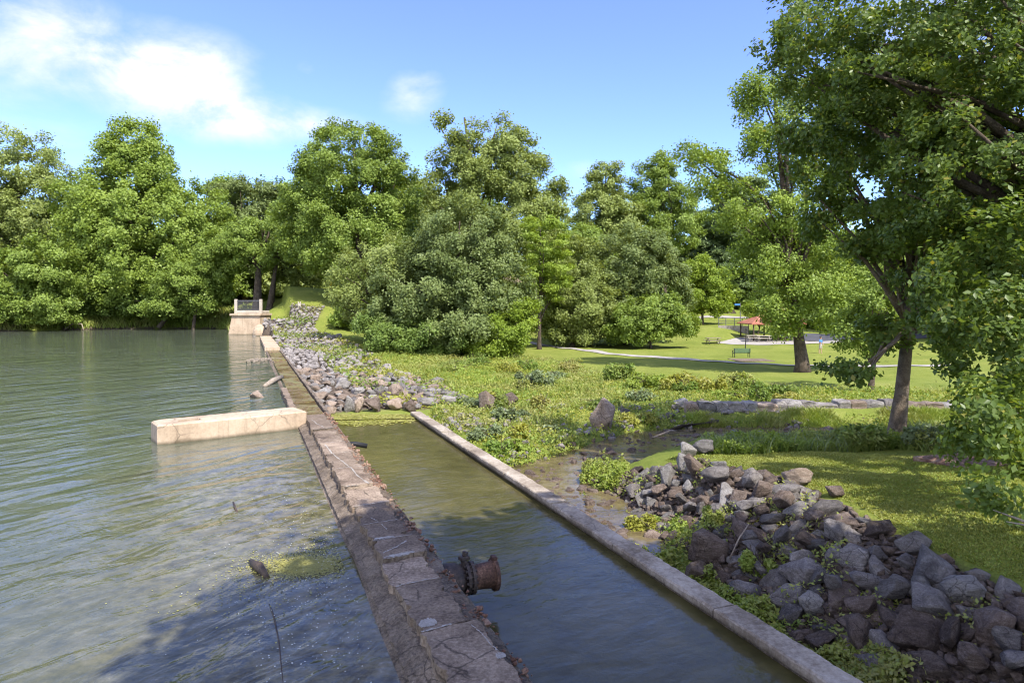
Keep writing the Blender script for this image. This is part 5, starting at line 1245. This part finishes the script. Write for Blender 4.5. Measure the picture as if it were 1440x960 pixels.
# sign post, timber steps, flowering tree
g = hit(1041, 449); g = Vector(PD(1041, 449, 118)); sg = empty('sign_post', (g.x, g.y, ter1(g.x, g.y)), 0, 'tall thin post with a small blue sign beside the upper path', 'sign')
bm = bmesh.new(); add_cyl(bm, (0, 0, -.2), (0, 0, 3.4), .08); link('post', bm_mesh('post', bm), M['rail'], sg)
box_obj('sign_board', M['blue'], sg, [((-.5, 0, 3.1), (.95, .05, .3))])
g = Vector(PD(1024, 441, 132)); st = empty('timber_steps', (g.x, g.y, g.z), 0, 'dark timber steps climbing behind the upper path', 'steps')
for k in range(5): box_obj('tread', M['wetwood'], st, [((0, k*.45, .12+.22*k), (3.0, .4, .2))], .01)
tree('flowering_tree', 'pink red leaved small tree beside the shelter', 90, 1105, [(1100, 446, 19, 10), (1116, 454, 11, 7), (1088, 441, 8, 6)], .1, 'pink_leaf', 0.156, .6, 168, 81, 1.61, fork=.3)
tree('yellow_green_shrub', 'yellow green small tree behind the orange red roof', 97, 1066, [(1066, 440, 20, 14), (1082, 436, 14, 12)], .1, 'leaf_bright', 0.187, .7, 168, 82, 1.61, fork=.2)
# left lawn: bin, marker, hydrant, globe lamp, pale boulder
g = Vector(PD(377, 432, 95)); b_ = empty('trash_bin', (g.x, g.y, ter1(g.x, g.y)), 0, 'black litter bin beside the lookout platform', 'bin')
bm = bmesh.new(); add_cyl(bm, (0, 0, 0), (0, 0, 1.05), .36, .40, 20); link('drum', bm_mesh('drum', bm), M['black'], b_)
bm = bmesh.new(); add_cyl(bm, (0, 0, 1.05), (0, 0, 1.22), .42, .22, 20); link('lid', bm_mesh('lid', bm), M['black'], b_)
g = Vector(PD(421, 434, 92)); mk = empty('utility_marker', (g.x, g.y, ter1(g.x, g.y)), 0, 'small pale double post marker on top of the stony slope', 'marker')
for s in (-.14, .14): box_obj('post', M['concrete_pale'], mk, [((s, 0, .45), (.12, .1, 1.0))], .015)
box_obj('panel', M['concrete_pale'], mk, [((0, -.07, .5), (.3, .04, .35))], .01)
g = Vector(PD(465, 402, 112)); hy = empty('yellow_hydrant', (g.x, g.y, ter1(g.x, g.y)), 0, 'small yellow hydrant under the trees beyond the stony slope', 'hydrant')
bm = bmesh.new(); add_cyl(bm, (0, 0, 0), (0, 0, .85), .2, .17, 14); add_cyl(bm, (-.3, 0, .6), (.3, 0, .6), .09); link('barrel', bm_mesh('barrel', bm), M['yellow'], hy)
bm = bmesh.new(); bmesh.ops.create_uvsphere(bm, u_segments=14, v_segments=8, radius=.22, matrix=Matrix.Translation((0, 0, .9))); link('bonnet', bm_mesh('bonnet', bm), M['yellow'], hy)
hero(376, 400, 7, 7, 'rock_pale', 'small white boulder beside the slender tree on the left lawn', RS[1])
# house glimpsed between the trunks
g = Vector(PD(737, 416, 140)); hs_ = empty('house', (g.x, g.y, ter1(g.x, g.y)-.3), R(8), 'pale pink house glimpsed through the trunks behind the middle trees', 'house')
box_obj('wall', M['house'], hs_, [((0, 0, 1.6), (9, 7, 3.4))])
bm = bmesh.new(); v = [bm.verts.new(p) for p in ((-4.9, -4, 3.2), (4.9, -4, 3.2), (4.9, 4, 3.2), (-4.9, 4, 3.2), (-4.9, 0, 5.4), (4.9, 0, 5.4))]
for f in ((0, 1, 5, 4), (2, 3, 4, 5), (1, 2, 5), (3, 0, 4), (3, 2, 1, 0)): bm.faces.new([v[k] for k in f])
link('roof', bm_mesh('roof', bm), M['slab'], hs_)
for x in (-2.6, 0, 2.6): wn = box_obj('window', M['white'], hs_, [((x, -3.51, 1.8), (1.3, .08, 1.5))]); box_obj('pane', M['glassdark'], wn, [((x, -3.55, 1.8), (1.1, .06, 1.3))])

# ------------------------------------------------------------------ the walker on the lawn
g = hit(1154, 497); per = empty('person', g, R(35), 'person in a blue shirt and light shorts standing on the sunny lawn', 'person')
def skin_body(name, verts, edges, radii, mat, parent, sub=2):
    me = bpy.data.meshes.new(name); me.from_pydata(verts, edges, []); o = link(name, me, mat, parent)
    md = o.modifiers.new('skin', 'SKIN'); md.use_smooth_shade = True
    for i, r_ in enumerate(radii): me.skin_vertices[0].data[i].radius = (r_, r_)
    me.skin_vertices[0].data[0].use_root = True
    sb = o.modifiers.new('sub', 'SUBSURF'); sb.levels = sub; sb.render_levels = sub
    return o
bv = [(0, 0, .93), (0, 0, 1.12), (0, .01, 1.34), (0, .0, 1.47), (0, -.02, 1.56), (0, -.03, 1.66), (0, -.02, 1.74),
      (.17, .0, 1.40), (.24, -.02, 1.14), (.27, -.14, .93), (.28, -.2, .84), (-.17, .0, 1.40), (-.28, -.05, 1.15), (-.22, -.26, 1.12), (-.18, -.34, 1.14),
      (.09, 0, .86), (.10, -.03, .48), (.11, .02, .09), (.12, -.12, .03), (-.09, 0, .86), (-.11, .06, .48), (-.12, .12, .09), (-.13, -.02, .03)]
be = [(0, 1), (1, 2), (2, 3), (3, 4), (4, 5), (5, 6), (2, 7), (7, 8), (8, 9), (9, 10), (2, 11), (11, 12), (12, 13), (13, 14), (0, 15), (15, 16), (16, 17), (17, 18), (0, 19), (19, 20), (20, 21), (21, 22)]
br = [.13, .12, .14, .06, .075, .095, .07, .06, .045, .035, .03, .06, .045, .035, .03, .09, .06, .04, .035, .09, .06, .04, .035]
if True:
    skin_body('body', bv, be, br, M['skin'], per)
    skin_body('shirt', [bv[i] for i in (0, 1, 2, 7, 8, 11, 12)]+[(0, .01, 1.45)], [(0, 1), (1, 2), (2, 3), (3, 4), (2, 5), (5, 6), (2, 7)], [.155, .145, .165, .085, .07, .085, .07, .075], M['blue'], per)
    skin_body('shorts', [bv[i] for i in (0, 15, 16, 19, 20)]+[(0, 0, 1.02)], [(0, 1), (1, 2), (0, 3), (3, 4), (0, 5)], [.15, .115, .09, .115, .09, .15], M['khaki'], per)
    bm = bmesh.new(); bmesh.ops.create_uvsphere(bm, u_segments=16, v_segments=10, radius=.115, matrix=Matrix.Translation((0, .0, 1.71)) @ Matrix.Diagonal((.9, 1.05, .85, 1))); link('hair', bm_mesh('hair', bm), M['hair'], per, True)

# ------------------------------------------------------------------ sky, clouds, sun
SUN_EL, SUN_DIR = R(52), Vector((.62, -.78, 0)).normalized()
sd_ = Vector((SUN_DIR.x*math.cos(SUN_EL), SUN_DIR.y*math.cos(SUN_EL), math.sin(SUN_EL)))
sun = bpy.data.lights.new('sun', 'SUN'); sun.energy = 3.0; sun.angle = R(.53); sun.color = (1, .955, .88)
so = bpy.data.objects.new('sun', sun); COL.objects.link(so); so.location = (30, -30, 60); so.rotation_euler = (-sd_).to_track_quat('-Z', 'Y').to_euler()
w = bpy.data.worlds.new('World'); sc.world = w; w.use_nodes = True; nt = w.node_tree; nt.nodes.clear()
out = N(nt, 'ShaderNodeOutputWorld'); bg = N(nt, 'ShaderNodeBackground')
sky = N(nt, 'ShaderNodeTexSky'); sky.sky_type = 'NISHITA'; sky.sun_disc = False
sky.sun_elevation = SUN_EL; sky.sun_rotation = math.atan2(SUN_DIR.x, SUN_DIR.y)
sky.air_density = .9; sky.dust_density = .05; sky.ozone_density = 2.0; sky.altitude = 50
hsv = N(nt, 'ShaderNodeHueSaturation'); hsv.inputs['Saturation'].default_value = 1.14; hsv.inputs['Hue'].default_value = .523; L(nt, sky.outputs[0], hsv.inputs['Color'])
tc = N(nt, 'ShaderNodeTexCoord'); d = tc.outputs['Generated']
sx = N(nt, 'ShaderNodeSeparateXYZ'); L(nt, d, sx.inputs[0])
az = math_n(nt, 'ARCTAN2', sx.outputs[0], sx.outputs[1]); el = math_n(nt, 'ARCSINE', sx.outputs[2])
def blob(px, py, rx, ry, amp, tilt=0.0):
    a0 = math.atan2(px-720, F); e0 = math.atan2((HOR-py), math.hypot(F, px-720)); sc_ = 1/F*1.0
    da = math_n(nt, 'SUBTRACT', az, a0); de = math_n(nt, 'SUBTRACT', math_n(nt, 'SUBTRACT', el, e0), math_n(nt, 'MULTIPLY', da, tilt))
    q = math_n(nt, 'ADD', math_n(nt, 'POWER', math_n(nt, 'DIVIDE', math_n(nt, 'ABSOLUTE', da), rx*sc_), 2), math_n(nt, 'POWER', math_n(nt, 'DIVIDE', math_n(nt, 'ABSOLUTE', de), ry*sc_), 2))
    return math_n(nt, 'MULTIPLY', math_n(nt, 'EXPONENT', math_n(nt, 'MULTIPLY', q, -1)), amp)
cov = None
for bl in ((185, 88, 105, 36, 1.15, .05), (270, 80, 60, 26, .7), (385, 170, 92, 22, 1.25, -.05), (280, 168, 80, 26, .8), (320, 135, 60, 20, .4), (100, 100, 100, 34, .35), (240, 130, 70, 26, .45), (60, 12, 60, 22, .8), (578, 138, 34, 26, .7), (600, 115, 30, 14, .35), (430, 95, 14, 12, .35), (1330, 20, 90, 40, .7), (90, 190, 90, 14, .35), (820, 240, 40, 20, .3), (10, 80, 70, 60, .4)):
    b_ = blob(*bl); cov = b_ if cov is None else math_n(nt, 'ADD', cov, b_)
vm = N(nt, 'ShaderNodeMapping'); L(nt, d, vm.inputs['Vector']); vm.inputs['Scale'].default_value = (1, 1, 1.7)
n1 = noise_n(nt, vm.outputs[0], 9.0, 10, .60, .25); n2 = noise_n(nt, vm.outputs[0], 2.6, 5, .6)
# scattered thin cloud elsewhere in the sky
gen = math_n(nt, 'MULTIPLY', mapr(nt, n2, .52, .75), mapr(nt, el, .35, .6))
cov = math_n(nt, 'ADD', cov, math_n(nt, 'MULTIPLY', gen, .8))
# broken white cloud added out of view behind the viewpoint, to fill the shade
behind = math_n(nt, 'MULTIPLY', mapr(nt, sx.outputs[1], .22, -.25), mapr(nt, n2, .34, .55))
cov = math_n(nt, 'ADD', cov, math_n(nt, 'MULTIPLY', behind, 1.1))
dens = math_n(nt, 'MULTIPLY', cov, mapr(nt, n1, .27, .60, .0, 1.25))
dens = mapr(nt, dens, .12, 1.35)
ccol = mix(nt, mapr(nt, n1, .4, .75), (2.6, 2.75, 3.2), (3.5, 3.55, 3.75))
ccol = mix(nt, mapr(nt, sx.outputs[1], .2, -.2), ccol, mix(nt, mapr(nt, n1, .4, .75), (5.6, 5.6, 5.9), (8.6, 8.4, 8.2)))  # the added cloud behind the viewpoint is made brighter for stronger fill
blue = mix(nt, mapr(nt, el, .02, .50, 1, 0), hsv.outputs[0], mix(nt, 1.0, hsv.outputs[0], (.66, .80, .96), 'MULTIPLY'))
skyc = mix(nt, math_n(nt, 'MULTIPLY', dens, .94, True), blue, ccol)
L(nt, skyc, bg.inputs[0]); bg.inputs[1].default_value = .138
L(nt, bg.outputs[0], out.inputs[0])

# ------------------------------------------------------------------ render settings
sc.view_settings.view_transform = 'Standard'; sc.view_settings.look = 'None'
sc.view_settings.exposure = 1.48; sc.view_settings.gamma = 1.0; sc.view_settings.use_curve_mapping = False
sc.render.engine = 'CYCLES'; cy = sc.cycles
cy.max_bounces = 6; cy.diffuse_bounces = 3; cy.glossy_bounces = 3; cy.transmission_bounces = 4; cy.transparent_max_bounces = 6
cy.filter_width = 1.15; cy.use_adaptive_sampling = True; cy.adaptive_threshold = .015; cy.sample_clamp_indirect = 6; cy.caustics_reflective = False; cy.caustics_refractive = False
cy.use_denoising = True
try: cy.denoiser = 'OPENIMAGEDENOISE'; cy.denoising_input_passes = 'RGB_ALBEDO_NORMAL'; cy.denoising_prefilter = 'ACCURATE'
except Exception: pass
